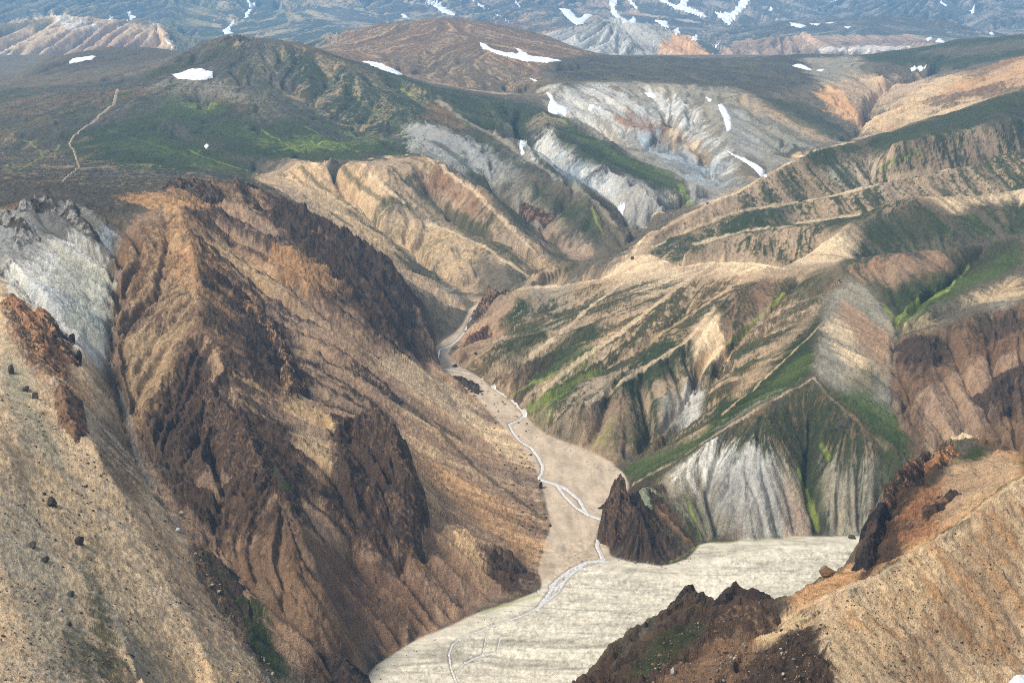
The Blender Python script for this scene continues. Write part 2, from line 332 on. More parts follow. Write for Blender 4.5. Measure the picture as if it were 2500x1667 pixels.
# ---------------------------------------------------------------- ground cover: where each rock, scree and moss lies
def colseen(c):
    c = np.array(c, float)/255; return (np.where(c < .04045, c/12.92, ((c+.055)/1.055)**2.4))
KA = 0.72
PAL = {k: colseen(v)*KA for k, v in dict(
 ash=(92,86,74), dgr=(66,76,40), grn=(92,106,50), yel=(138,150,60), tan=(176,149,116), pch=(204,178,140), brn=(134,104,76),
 dbr=(86,69,56), org=(186,142,96), rst=(152,108,74), gry=(152,147,136), wht=(190,185,172), blu=(142,152,156), ylw=(196,168,130),
 mau=(165,134,105), bed=(174,155,130), crm=(182,172,150), red=(122,92,76), olv=(116,104,82), sge=(142,142,112), crag=(96,75,57), blk=(60,53,47),
 snd=(194,164,122), gtn=(152,142,120)).items()}
PAL = {k: v*((v@np.array([.3, .6, .1]))/.16)**.38 for k, v in PAL.items()}; PAL['dgr'] = PAL['dgr']*1.1
# class roughness of the surface (metres of rock relief per metre at 1 km)
RGH = dict(dbr=1, crag=1, blk=1, red=.4, rst=.7, brn=.35, org=.3, ash=.25)
Zp = resize(Zm, (500, 380))
GP = Grid(U0, U1, V0, V1, 500, 380)
dep = CP*GP.Y-SP*(Zp-ZC); PYs = HY/2-FX*(SP*GP.Y+CP*(Zp-ZC))/dep
PXs = WX/2+FX*GP.X/dep
def hit(x, y, ymax=1e9):
    "the ground point seen at photo point x, y (nearest first); past a crest, the crest itself"
    u = ray(x, y)[0]; lo = None
    for _ in range(2):
        j = min(max((u-U0)/GP.du, 0), GP.nu-1.001); j0 = int(j); f = j-j0
        col = PYs[:, j0]*(1-f)+PYs[:, j0+1]*f
        ok = GP.Y[:, 0] < ymax; c = np.where(ok, col, 1e9)
        h = np.nonzero(c <= y)[0]
        if len(h) and h[0] > 0:
            k = h[0]; a = (c[k-1]-y)/max(c[k-1]-c[k], 1e-6); v = GP.v[k-1, 0]+np.clip(a, 0, 1)*GP.dv
        elif len(h): v = GP.v[0, 0]
        else: v = GP.v[int(np.argmin(c)), 0]
        break
    return (min(max(u, U0), U1), float(v))
def track(pts, ymax, close, step=35):
    out = []; n = len(pts)
    for k in range(n if close else n-1):
        a, b = pts[k], pts[(k+1) % n]; m = int(math.hypot(b[0]-a[0], b[1]-a[1])/step)+1
        for q in range(m): out.append(hit(a[0]+(b[0]-a[0])*q/m, a[1]+(b[1]-a[1])*q/m, ymax))
    if not close: out.append(hit(pts[-1][0], pts[-1][1], ymax))
    return out
def raster(T, g, close, wpx=None):
    "0..1 mask of an outline, or of a band wpx photo pixels wide along a line"
    m = np.zeros((g.nv, g.nu), np.float32); A = np.array(T); pad = 0 if close else wpx/FX*3.5
    i0 = max(int((A[:, 1].min()-pad-g.v0)/g.dv)-1, 0); i1 = min(int((A[:, 1].max()+pad-g.v0)/g.dv)+2, g.nv)
    j0 = max(int((A[:, 0].min()-pad-g.u0)/g.du)-1, 0); j1 = min(int((A[:, 0].max()+pad-g.u0)/g.du)+2, g.nu)
    if i1 <= i0 or j1 <= j0: return m, (0, 1, 0, 1)
    Uc = g.u[:, j0:j1]; Vc = g.v[i0:i1]
    if close: m[i0:i1, j0:j1] = inpoly(T, Uc, Vc)
    else:
        d = np.full((i1-i0, j1-j0), 9., np.float32)
        for a, b in zip(T[:-1], T[1:]):
            ex, ey = b[0]-a[0], b[1]-a[1]; L = ex*ex+ey*ey+1e-12
            t = np.clip(((Uc-a[0])*ex+(Vc-a[1])*ey)/L, 0, 1)
            # ground distance: across the view width counts whole, along it is seen foreshortened
            d = np.minimum(d, np.hypot(Uc-a[0]-t*ex, (Vc-a[1]-t*ey)*.55))
        h = wpx/FX/2; m[i0:i1, j0:j1] = np.clip(1.0-(d/h-.5), 0, 1)*.999
        m = np.clip(m, 0, 1)
    return m, (i0, i1, j0, j1)
# kind class strength noise farthest: outline (P) or line (S width); photo coordinates, far things first
PAINT = """
P olv 1 .5 9999: -900 -50,3300 -50,3300 2300,-900 2300
P brn .7 .9 5300: 700 140,800 50,1000 30,1250 80,1420 128,1300 160,1150 215,950 190,800 160
P olv .6 .9 5300: 880 140,1050 120,1200 160,1250 220,1050 225,900 180
V tan .5 1.2 5300: 700 140,800 50,1000 30,1250 80,1420 128,1300 160,1150 215,950 190,800 160
P ash .9 .4 5300: 1250 160,1290 132,1500 120,1900 110,1960 118,2020 120,1960 150,1850 150,1900 185,1850 195,1760 222,1700 205,1560 192,1400 184,1290 190
V tan .5 1.1 5300: 1250 160,1290 132,1500 120,1960 118,1960 150,1850 195,1760 222,1560 192,1400 184,1290 190
V dgr .8 1.0 5300: 1250 160,1290 132,1500 120,1960 118,1960 150,1850 195,1760 222,1560 192,1400 184,1290 190
P gtn .8 .7 5300: 1840 135,1990 128,1960 160,2020 205,1960 225,1900 200,1850 165
P dgr .9 .5 5300: 1940 110,2100 95,2352 60,2700 30,2700 140,2352 125,2290 140,2170 165,2130 150,2000 145
P olv .6 .9 5300: 2080 120,2352 90,2700 70,2700 120,2352 112,2200 135
P gtn 1 .5 3300: 1250 195,1400 188,1560 195,1700 210,1760 235,1850 300,1970 330,1750 410,1690 445,1570 420,1430 350,1330 300,1250 262
K gtn .8 1 3300: 1250 195,1560 195,1850 300,1750 410,1570 420,1250 262
P wht .75 .9 3300: 1262 200,1440 195,1560 230,1640 300,1700 390,1640 440,1580 400,1480 350,1380 300,1290 262
P blu .8 .9 3300: 1440 300,1500 285,1600 290,1650 370,1700 430,1610 430,1540 380,1470 340
P wht .7 .8 3000: 1520 220,1560 240,1640 330,1690 400,1650 400,1580 320
P snd .9 .7 3300: 1520 300,1580 305,1640 360,1625 400,1575 350,1520 330
K olv .7 1.1 3300: 1262 200,1440 195,1700 215,1960 325,1760 410,1700 440,1580 400,1380 300
V dgr .6 1.2 3300: 1640 200,1960 320,1760 410,1640 300
P rst .8 .8 3300: 1410 250,1470 255,1540 290,1500 310,1430 290
P dbr .7 .8 3300: 1490 270,1535 275,1530 300,1495 305
P dbr .6 .6 3300: 1380 205,1470 200,1480 215,1400 222
P gry .8 .8 3300: 1640 230,1700 250,1760 330,1745 390,1700 350,1650 290
P olv .9 .7 3300: 1700 345,1750 370,1840 390,1880 350,1800 390,1740 420,1700 390
P tan .7 .8 3300: 1700 215,1780 240,1900 320,1880 330,1800 280,1700 250
P dgr .8 .8 3300: 1725 215,1800 230,1900 260,1960 310,1930 322,1850 280,1770 245
P dgr .7 .8 3300: 1730 285,1800 320,1860 350,1850 365,1790 340
P tan 1 .6 4200: 1890 195,1960 175,2030 180,2060 195,2140 170,2130 205,2060 260,2010 250,1970 300,1900 250
P org .8 .8 4200: 1860 215,1920 205,2010 280,1975 300,1900 250
P dgr .8 .7 4200: 2000 260,2100 200,2090 215,2040 250,1995 268
P snd 1 .6 3500: 1965 310,2000 270,2165 172,2240 165,2352 125,2700 70,2700 130,2352 215,2150 270,2020 315
V dgr .5 1.2 3500: 1970 320,2200 165,2352 130,2352 215
P org .75 .9 3500: 2180 180,2250 165,2352 130,2700 80,2700 140,2352 200,2220 235,2150 240
P dbr .7 .9 3500: 2140 225,2250 200,2352 180,2352 205,2220 235,2130 255
P dbr .6 .9 3500: 2190 165,2260 160,2352 128,2352 140,2230 190
P mau .7 .7 3500: 1970 310,2080 285,2160 262,2050 305,1975 335
P red .7 .6 3500: 1960 325,2030 305,2100 292,2040 312,1965 335
P olv 1 .5 3900: -600 150,0 175,250 95,420 100,440 140,380 175,180 215,-600 230
P ash .7 .8 3900: 60 165,250 98,400 105,400 130,200 160,60 178
P ash .8 .5 3250: -600 215,100 200,300 180,480 90,540 75,760 120,1000 200,1230 235,1600 440,1500 470,1300 420,980 350,600 385,0 400,-600 420
P brn .6 1 3250: 0 230,130 215,300 200,420 185,560 190,640 250,560 260,400 215,250 235,100 260,0 280
P gtn .6 1.1 3250: 340 195,400 170,560 195,640 250,760 290,700 290,560 235,430 215,300 200
P dgr .85 .9 3250: 640 90,760 122,1000 200,1230 240,1600 440,1560 440,1440 400,1250 300,1060 300,940 350,760 360,560 370,420 300,350 240,520 240,640 300,700 220,640 150
P dgr .85 .9 3250: 130 300,350 270,480 350,620 400,330 400,170 380
P brn .5 1 3250: 600 85,760 125,900 180,1000 215,900 200,760 150,640 110
P ash .6 .9 3250: 520 85,640 150,800 280,900 330,780 330,640 270,500 180
P grn .6 1.1 3250: 340 225,470 210,520 240,460 280,640 310,820 325,900 345,760 355,600 340,480 290,400 270
P yel .5 1.3 3250: 420 225,500 230,480 262,430 255
P yel .35 1.6 3250: 580 330,700 310,880 315,900 330,760 345,650 350
P grn .6 1.1 3250: 170 330,330 320,520 380,600 400,480 395,300 350
K gtn .3 1.3 3250: 0 215,300 190,540 90,760 125,1000 205,1240 260,1440 380,1100 400,940 340,700 300,400 240,0 330
V grn .5 1.2 3250: 100 300,400 220,700 150,1000 215,1240 250,1440 380,1560 440,1100 380,600 380,100 400
V brn .4 1.1 3250: 0 215,300 190,540 90,760 125,1000 205,1240 260,1440 380,1100 400,940 340,700 240,400 240,0 330
V dgr .85 .8 3250: 0 215,300 190,540 90,760 125,1000 205,1240 260,1440 380,1560 440,1100 400,600 380,0 400
P grn .7 .9 3250: 1240 250,1350 315,1440 365,1545 400,1600 440,1560 440,1440 390,1330 330
S yel 4 1.1 3250: 600 300,650 330,700 352
S yel 4 1.1 3250: 700 290,760 325,820 348
S yel 4 1.1 3250: 430 345,500 372,590 398
S grn 12 1.1 3250: 250 300,380 340,500 385
S grn 12 1.1 3250: 820 230,900 280,960 340
V tan .5 1.3 3250: 540 88,650 90,900 190,1000 240,900 320,700 250
S yel 7 .7 3250: 0 406,40 392,80 372,98 360,92 345,70 325,50 318
S yel 5 .8 3250: 130 345,136 330
S yel 4 .8 3250: 170 375,260 380,330 388,400 388
S yel 5 .8 3250: 640 345,690 335,760 325
S yel 5 .7 3250: 715 325,730 335,765 345
S yel 7 .8 3250: 920 205,955 225,1010 245,1050 268,1070 290
S tan 5 .5 3250: 270 205,262 240,225 270,170 310,158 330,172 350,178 375,182 385,160 400,140 420
S brn 16 .8 3250: 1005 232,1058 272,1148 320
P ash 1 .5 2100: -600 392,0 400,180 386,330 388,600 400,620 425,560 425,430 412,300 445,220 440,0 440,-600 450
V dgr .6 .9 2600: -600 250,0 260,300 330,600 390,330 440,0 425,-600 440
V tan .3 1.2 2600: -600 330,0 300,170 370,600 395,620 425,330 440,0 425,-600 440
V brn .35 1.2 2600: -600 200,0 230,170 300,300 400,0 425,-600 440
P dgr .6 .9 2100: 250 385,450 390,610 402,640 400,600 425,480 400
S yel 7 .8 2200: 590 408,612 404
P tan 1 .6 2150: 590 378,700 365,830 372,960 350,1080 425,1160 497,1300 630,1220 650,1090 700,960 600,800 480,680 430
P olv .7 .9 2150: 900 380,1000 430,1100 520,1200 600,1220 640,1080 560,960 470
K olv .6 1.1 2150: 590 378,830 372,1080 425,1300 630,1220 650,1090 700,960 600,800 480
P snd .85 .8 2100: 640 372,760 375,880 400,900 500,860 540,800 480,700 430
P snd .7 .8 2000: 880 490,1030 525,1110 570,1100 640,1060 680,1000 630,930 580,890 545
P olv .8 .6 2100: 900 450,960 480,1010 510,900 490,870 460
P dgr .85 .6 2100: 895 440,975 478,1020 500,960 485,900 470
P olv .85 .7 1900: 1100 570,1180 615,1240 640,1180 680,1110 690,1080 620
S dgr 14 .7 1900: 1110 562,1170 595,1220 632
P wht .5 .9 2900: 930 285,1000 285,1100 350,1180 410,1120 420,1040 380,950 345
P gry .8 .8 2900: 940 280,1010 290,1110 340,1200 400,1280 450,1180 430,1080 400,970 350
P brn .7 .8 2900: 1000 232,1060 272,1080 310,1020 285,960 270
P ash .7 .7 2900: 1010 245,1120 290,1150 315,1080 290
P dgr .8 .8 2900: 1040 250,1100 255,1180 300,1140 310,1090 290
P dgr .9 .6 2600: 1180 240,1230 240,1220 295,1195 300,1180 270
P rst .9 .7 2100: 975 370,1060 420,1140 480,1160 530,1130 520,1080 490,1010 460,985 420
P mau .7 .8 2100: 1130 490,1200 560,1280 625,1250 640,1180 560,1120 520
V dgr .6 1.1 2300: 900 370,1000 340,1200 360,1420 520,1300 630,1080 680,860 520
P dgr .95 .5 2100: 1105 445,1140 470,1165 520,1220 590,1250 620,1300 625,1240 610,1190 590,1140 530,1100 470
P grn .5 .9 2100: 1160 500,1240 590,1310 620,1260 612,1190 560
P dgr .85 .7 2300: 1190 400,1280 440,1360 500,1410 545,1360 560,1280 510,1200 440
P gtn .8 .7 2300: 1110 400,1190 425,1300 530,1390 580,1300 590,1200 500,1130 440
P mau .7 .8 2000: 1220 500,1300 540,1380 590,1320 600,1240 560
P dbr .8 .7 2000: 1200 470,1240 490,1270 500,1300 530,1260 520,1200 490
P wht .8 .8 2500: 1205 290,1260 300,1320 350,1330 395,1270 390,1210 370,1200 320
P blu .7 .8 2400: 1240 350,1330 390,1420 400,1470 460,1440 480,1380 450,1290 410
P wht .8 .8 2400: 1320 400,1380 375,1430 395,1490 460,1440 490,1400 465
P gry .9 .6 2400: 1400 380,1480 410,1560 470,1500 500,1450 540,1430 490,1440 460
P dgr .9 .6 2700: 1270 300,1350 330,1450 390,1540 430,1500 440,1400 390,1320 350,1290 330
P tan .5 .9 2700: 1240 260,1300 290,1260 300,1210 285
P gry .8 .6 2500: 1570 430,1620 412,1700 438,1650 462,1590 470
S yel 16 .8 2300: 1563 425,1572 450,1585 470
S yel 5 1 2000: 1360 480,1370 510,1385 535
S dgr 24 1 2100: 940 420,1010 482,1070 527,1140 562,1200 604,1240 636
S dgr 26 1 2300: 1000 325,1060 368,1130 442,1180 494,1240 545,1310 600
S dgr 16 1 2800: 1130 245,1180 290,1250 380,1330 430,1400 480
S dgr 12 1 2100: 690 385,740 430,800 470,860 515
S dgr 10 1 2100: 780 385,830 430,890 470
S pch 9 .9 2000: 975 510,1030 530,1112 566,1213 635
S pch 9 .9 2200: 968 356,1076 427,1150 499,1230 580
S gtn 10 .9 2800: 1005 232,1058 272,1148 319,1213 365,1292 416,1364 459,1415 520
S pch 8 .9 2100: 720 378,770 430,830 490
S pch 8 .9 2100: 830 376,880 430,930 468
P tan 1 .6 2000: 600 390,640 388,760 470,880 560,1000 650,1060 690,1060 720,980 680,880 600,760 520,660 450,600 420
P snd .9 .5 2000: 620 390,680 400,820 500,960 610,1000 640,930 610,800 530,690 440
S dgr 8 .8 1800: 700 455,760 488,830 535
S dgr 9 .8 1700: 910 585,940 610,985 640
P gry .7 .7 1900: 1000 645,1060 680,1090 700,1040 690
P tan 1 .6 2600: 1380 610,1440 580,1560 500,1700 430,1870 335,1960 320,2150 260,2352 205,2700 140,2700 420,2352 440,1800 620,1600 620
P dgr .95 .5 2600: 1960 322,2150 258,2352 200,2700 140,2700 240,2352 300,2240 300,2100 330,1960 370,1860 400,1780 440,1860 350
P ash .6 .8 2600: 2080 290,2352 220,2700 160,2700 250,2352 310,2200 290
P grn .6 .9 2600: 1960 330,2120 275,2080 300,1980 345,1900 380
S yel 6 .8 2500: 2115 348,2060 370,2020 385
S yel 5 .9 2500: 1940 385,1905 410
P brn .6 .8 2600: 2120 330,2352 280,2352 330,2180 370,1960 440,2000 400
P dgr .85 .7 2300: 1790 430,1900 400,2060 360,1960 410,1860 450,1760 470,1700 480
P wht .5 .8 2300: 1900 400,2060 350,2200 330,2100 380,1960 430,1900 440
P dgr .8 .6 2100: 2140 400,2225 378,2352 338,2352 360,2240 395,2160 405
P tan .6 .6 2100: 1980 450,2060 410,2200 400,2120 425
P dgr .9 .6 2100: 1500 560,1580 535,1690 480,1720 480,1620 530,1560 560,1480 590
P olv .9 .7 2000: 1545 500,1600 560,1640 530,1720 480,1830 470,1870 500,1760 530,1700 545,1600 590,1545 600
P dgr .9 .5 2000: 1760 480,1790 470,1790 500,1770 510
P tan .9 .6 1800: 1820 495,1860 470,1880 510,1840 520
P dgr .9 .5 1800: 1860 512,1980 485,2100 445,2164 448,2100 458,1990 500,1930 530,1870 530
P olv 1 .4 1750: 1975 497,2090 460,2180 455,2352 455,2352 530,2180 568,2060 575,1940 590,1975 540
P dgr .7 .7 1750: 1985 500,2160 480,2180 540,2060 570,2000 560
P grn .7 .7 1750: 2200 500,2250 480,2300 520,2280 555,2200 545,2190 520
K dgr .8 1.2 2600: 1480 590,1700 440,1960 330,2352 215,2700 140,2700 560,2352 530,1960 600,1800 600
V dgr .9 .9 2600: 1480 590,1700 440,1960 330,2352 215,2700 140,2700 560,2352 530,1960 600,1800 600
S pch 9 .8 2600: 1440 588,1480 545,1560 503,1620 471,1700 439,1760 401,1870 346,1960 326
S pch 9 .8 2300: 1500 568,1600 521,1685 488,1830 466,1920 448,2045 415,2225 382
S pch 9 .8 1900: 1595 562,1700 536,1865 509,1973 494
P pch .9 .5 1750: 2100 455,2200 450,2352 430,2700 400,2700 460,2352 460,2250 470,2180 490
P pch .95 .5 1700: 1790 620,1860 580,1920 545,1978 498,1975 560,1940 600,1860 615
P dgr .7 .8 1700: 1580 590,1700 535,1760 530,1700 570,1620 600
P tan 1 .5 1560: 1100 760,1110 665,1195 660,1240 620,1300 605,1380 595,1490 575,1565 605,1640 595,1720 595,1800 610,1930 600,1900 690,1620 1000,1400 1060,1240 980,1030 830
P olv .9 .5 1580: 1215 650,1240 618,1320 606,1400 600,1380 625,1290 645
P dgr .9 .5 1590: 1190 660,1240 615,1330 604,1300 622,1250 635
P pch .6 .6 1560: 1370 625,1490 580,1600 640,1500 690,1430 660
P gtn .7 .7 1560: 1190 660,1290 652,1340 680,1280 760,1200 760,1220 700
P pch .8 .5 1480: 1640 598,1740 598,1790 615,1700 625,1640 650
P brn .8 .6 1480: 1700 650,1780 630,1840 640,1820 680,1740 740,1660 820,1640 740,1660 700
P dgr .7 .7 1400: 1790 640,1930 605,1925 640,1900 680,1830 700,1780 740,1840 680,1760 650
K dgr .9 1.05 1500: 1120 760,1240 690,1400 650,1600 650,1780 650,1900 640,1860 850,1600 1030,1400 1050,1200 940,1050 840
V dgr .95 .8 1500: 1120 760,1240 690,1400 650,1600 640,1780 650,1900 640,1860 850,1600 1030,1400 1050,1200 940,1050 840
V brn .6 1.2 1500: 1120 760,1240 690,1400 650,1600 640,1780 650,1900 640,1860 850,1600 1030,1400 1050,1200 940,1050 840
P mau .9 .6 1500: 1090 700,1180 680,1160 760,1080 840,1035 820,1070 770
P dgr 1 .5 1500: 1190 680,1240 670,1230 710,1190 760,1140 775,1180 710
P dgr .8 .7 1500: 1130 790,1230 740,1270 760,1200 830,1150 870,1110 850,1170 800
P dgr .95 .6 1500: 1340 740,1380 720,1395 720,1370 780,1280 840,1220 880,1180 870,1260 800
P grn .7 .9 1400: 1230 880,1330 800,1400 780,1330 860,1260 920,1210 930
P dbr .6 .7 1400: 1160 860,1230 830,1290 800,1220 890,1190 920,1130 880
P rst .7 .8 1400: 1130 850,1180 830,1180 850,1150 880
P dgr .95 .6 1400: 1480 800,1560 770,1600 800,1580 850,1500 900,1400 950,1300 970,1260 950,1360 900,1440 850
P dgr .8 .7 1400: 1450 860,1350 880,1260 950,1240 930,1340 860,1420 810
P yel .6 1.2 1400: 1230 925,1300 880,1350 850,1300 905,1250 950,1220 945
S yel 7 .9 1400: 1180 900,1230 880,1290 850
S yel 8 .8 1400: 1210 940,1280 905,1340 870,1380 850
S yel 6 1 1400: 1380 980,1430 960,1440 935
P mau .8 .8 1300: 1260 980,1400 930,1460 920,1450 1000,1400 1060,1300 1010
P dgr .7 .9 1300: 1370 1020,1400 980,1500 920,1580 900,1560 950,1480 1010,1420 1050
P yel .6 1.2 1300: 1360 1020,1390 985,1430 970,1400 1030
P pch 1 .5 1300: 1590 770,1640 705,1665 760,1655 830,1625 870,1590 810
P wht .9 .5 1300: 1555 900,1605 865,1620 900,1600 960,1575 990,1560 950
P gry .6 .7 1300: 1500 950,1560 880,1600 960,1540 1000,1500 1000
S pch 10 .9 1500: 1195 664,1290 650,1370 630,1430 600,1490 583,1530 598,1565 613,1640 602,1720 602,1800 617
S pch 12 1.1 1500: 1490 585,1440 642,1360 702,1290 762,1220 815
S pch 12 1.1 1500: 1640 603,1560 657,1490 712,1420 767,1320 835,1240 900
S pch 12 1.1 1500: 1640 708,1580 780,1520 820,1450 862,1350 925
S snd 10 1.1 1500: 1700 645,1600 715,1500 778,1400 845
P dgr 1 .5 1350: 1620 1000,1640 930,1700 880,1830 760,1905 690,1930 640,1900 690,1885 760,1870 800,1865 870,1700 970,1560 1060,1450 1120,1420 1050,1500 1060
P tan .95 .5 1350: 1700 880,1800 780,1880 705,1895 690,1885 720,1820 790,1720 890,1660 950
P grn .7 .7 1350: 1650 970,1760 890,1850 810,1868 800,1866 850,1780 910,1680 960
P gtn .8 .8 1350: 1620 1010,1720 930,1860 865,1868 872,1720 960,1590 1040
P brn .7 .8 1350: 1600 960,1700 860,1780 790,1700 880,1640 940
S pch 7 .4 1350: 1866 870,1800 905,1700 962,1620 1012,1560 1052,1500 1086,1455 1108
S pch 7 .4 1350: 1868 868,1910 915,1960 960,2010 1005,2060 1050
S snd 7 .6 1350: 1888 745,1830 800,1740 885,1660 950
P yel .6 1 1350: 1600 1000,1640 970,1700 930,1640 985,1580 1020
S yel 8 .7 1350: 1690 778,1750 720,1800 675
S yel 5 .9 1350: 1670 790,1690 778
P grn .8 .8 1200: 1430 1080,1520 1040,1600 1010,1680 975,1620 1025,1540 1065,1455 1110
P gtn 1 .4 1350: 1870 860,1880 790,1890 740,1905 690,1930 640,1990 650,2056 745,2052 850,2045 920,2060 960,1990 930,1920 900
P mau .9 .6 1350: 1905 700,1960 690,2040 760,2052 850,2030 880,1960 790
P pch .7 .8 1300: 1885 740,1920 720,1980 800,2030 900,1980 900,1920 810
P dgr .7 .8 1200: 1960 850,2000 830,2040 880,2030 900,1990 910,1950 880
P grn .9 .6 1150: 1870 870,1930 900,2040 920,2060 960,2140 1050,2100 1085,2050 1030,1960 950
P dgr .7 .7 1150: 1960 925,2100 1020,2110 1070,2050 1020,1980 960
S mau 22 .7 1200: 2058 900,2060 950,2110 1010,2150 1060
P dgr .85 .7 1150: 1865 868,2050 1038,2130 1090,2352 1240,1985 1240,1700 1242,1605 1250,1500 1290,1430 1130,1560 1050
V brn .6 1.0 1150: 1865 868,2050 1038,2130 1090,2352 1240,1605 1250,1450 1110,1700 960
P gtn .95 .6 1150: 1500 1120,1560 1055,1640 1020,1740 1025,1790 1060,1850 1100,1870 1240,1700 1245,1620 1230,1560 1190
P wht .9 .8 1150: 1540 1085,1630 1030,1740 1030,1800 1065,1760 1150,1680 1110,1560 1110
P gry .8 .8 1150: 1620 1080,1760 1060,1850 1160,1870 1230,1720 1235,1640 1190
P gtn .9 .7 1150: 1860 1050,2000 1060,2050 1120,2060 1235,1900 1235,1870 1140
P mau .6 .8 1150: 1790 1080,1830 1090,1860 1170,1880 1230,1800 1235
P dgr .95 .6 1150: 1800 1070,1860 1000,1880 1080,1890 1150,1905 1230,1870 1235,1850 1150,1830 1090
P dgr .8 .8 1150: 2000 1050,2080 1080,2080 1200,2040 1220,2010 1130
P dgr .8 .8 1150: 1740 1060,1765 1060,1770 1110,1750 1110
S yel 11 .8 1150: 1836 1085,1850 1130,1865 1180,1880 1215
S yel 10 .8 1150: 1885 1020,1905 1050
P crag 1 .5 1100: 1420 1100,1500 1112,1560 1180,1612 1252,1540 1300,1440 1300,1395 1230
P brn .7 .8 1100: 1500 1125,1560 1185,1606 1250,1560 1280,1500 1200
P dbr 1 .5 1100: 1395 1285,1402 1180,1425 1090,1450 1120,1480 1180,1530 1270,1535 1300,1440 1300
P gtn .8 .7 1100: 1500 1130,1560 1190,1605 1240,1560 1200
P dgr .8 .7 1100: 1540 1130,1590 1140,1640 1200,1620 1235,1580 1180
S yel 6 .9 1100: 1575 1130,1590 1180,1610 1235
P red .9 .5 1100: 1625 1232,1680 1218,1720 1222,1700 1246,1620 1250
P dgr .8 .8 1500: 1930 600,2060 580,2180 568,2352 530,2352 610,2200 670,2090 740,2058 745,2030 690,1985 640
P mau .8 .7 1500: 1945 605,2060 578,2180 575,2220 600,2160 640,2080 660,2000 650
P rst .7 .7 1500: 1960 605,2060 578,2180 572,2100 595,2000 620,1980 650
P dgr .8 .8 1500: 2060 640,2160 620,2240 600,2190 660,2120 700,2070 730
P grn .8 .7 1500: 2352 560,2250 610,2150 670,2070 740,2090 740,2200 670,2352 610
S yel 14 .8 1400: 2063 733,2110 700,2175 668
S yel 7 .8 1400: 2175 668,2205 635,2225 612
S yel 10 .9 1400: 2055 750,2045 720,2030 700
P snd .8 .6 1450: 2100 745,2200 690,2352 630,2352 690,2290 690,2220 700,2150 720
P tan .5 .8 1450: 2080 760,2130 740,2200 730,2130 760,2090 775
P brn 1 .5 1350: 2058 780,2150 760,2230 720,2352 690,2700 640,2700 1000,2352 1060,2200 1010,2110 1060,2070 970,2050 900
V dgr .5 1.2 1350: 2070 780,2352 690,2352 1000,2100 1060
P mau .8 .5 1350: 2110 900,2220 850,2352 780,2352 900,2250 1000,2150 1040,2100 960
P dbr .9 .7 1350: 2065 800,2130 770,2200 760,2180 830,2100 870,2070 850
P crag .9 .7 1350: 2250 930,2352 850,2352 940,2290 990,2240 980
P dbr .8 .8 1350: 2250 720,2352 700,2352 760,2240 800,2200 790
P dgr .8 .8 1350: 2150 770,2230 720,2300 700,2220 760,2160 810
P snd .9 .6 1200: 2090 930,2120 895,2130 900,2115 950,2070 960
P tan .8 .6 1200: 2120 1040,2200 980,2240 940,2210 1000,2150 1060
P gtn .7 .6 1350: 2240 705,2352 680,2352 700,2260 720
P mau 1 .5 1500: 380 470,400 410,500 405,600 435,700 480,880 590,960 700,1000 800,985 830,1050 870,1130 930,1235 1070,1260 1200,1240 1350,1100 1400,870 1520,800 1568,700 1568,430 1260,310 1050,250 830,262 600,300 500
P olv .7 .7 1500: 270 560,380 470,430 480,440 600,440 730,380 960,330 1060,270 900,258 700
P brn .9 .6 1500: 270 540,420 470,500 600,640 760,700 860,600 920,450 740,400 960,330 1060,262 830
P org .6 1.1 1500: 380 500,460 490,640 640,600 760,480 720,400 640
P snd .6 .9 1500: 460 490,520 560,660 660,640 700,540 640,470 560
P snd .45 1 1500: 290 760,440 740,400 900,350 1040,290 900
V snd .8 1.0 1500: 380 470,600 440,900 600,1000 820,1230 1080,1240 1300,860 1500,600 1400,330 1050,270 700
K dbr .9 1.15 1500: 420 430,600 440,880 600,990 800,800 860,900 960,700 1500,600 1400,330 1050,400 850,480 700
V dbr .6 1.2 1500: 380 470,600 440,900 600,1000 820,900 950,700 1500,600 1400,330 1050,270 700
P dbr .9 .7 1500: 600 440,700 480,830 540,900 600,960 700,1000 800,980 840,900 760,800 680,740 640,640 520
P crag .8 .8 1500: 620 560,720 560,880 680,960 800,960 850,860 790,740 700,640 640
P org .7 1 1500: 590 560,700 580,800 660,760 680,620 610
P dbr .9 .8 1500: 540 660,640 700,680 790,660 880,600 880,540 780
P dbr .9 .6 1200: 400 800,450 740,470 830,480 900,560 950,700 1100,640 1150,560 1010,440 1000,340 1040,380 920
P crag .9 .8 1100: 340 900,480 880,620 960,720 1080,700 1150,560 1180,500 1100,400 1130,330 1020
P crag .8 .8 1100: 400 1130,560 1100,700 1150,700 1260,600 1260,480 1240
P crag 1 .5 1100: 760 980,840 965,900 985,940 1060,950 1290,880 1310,800 1260,740 1140
P snd .6 .9 1100: 640 930,700 900,760 980,760 1110,720 1060
P brn .8 .7 900: 480 1240,700 1230,900 1300,1000 1400,900 1500,780 1500,600 1400
P red .5 .9 900: 700 1300,1000 1260,1200 1350,1100 1400,930 1480,800 1440
P crag 1 .5 900: 1110 1240,1160 1250,1235 1330,1240 1362,1180 1372,1100 1290
P crag .9 .6 900: 730 1490,800 1510,840 1560,700 1580,690 1540
P pch .55 .8 1400: 860 800,960 840,1130 960,1230 1080,1160 1060,1000 940,880 850
P org .45 1 1400: 900 1000,1100 1110,1240 1230,1220 1290,1060 1180,930 1060
P mau .6 .6 1400: 940 900,1100 1000,1230 1110,1240 1200,1080 1080
S dgr 15 .8 1400: 860 880,950 940,1020 1000,1100 1080,1180 1140,1250 1190
S dgr 8 .9 1400: 1000 970,1060 1010
P ash .9 .5 1350: -600 430,0 430,150 425,330 440,400 430,470 440,380 475,260 500,100 455,0 480,-600 480
P org .8 .8 1350: 250 455,380 440,480 450,540 460,470 480,380 478,290 470
P brn .7 .7 1350: 0 475,60 460,110 475,40 510,0 510
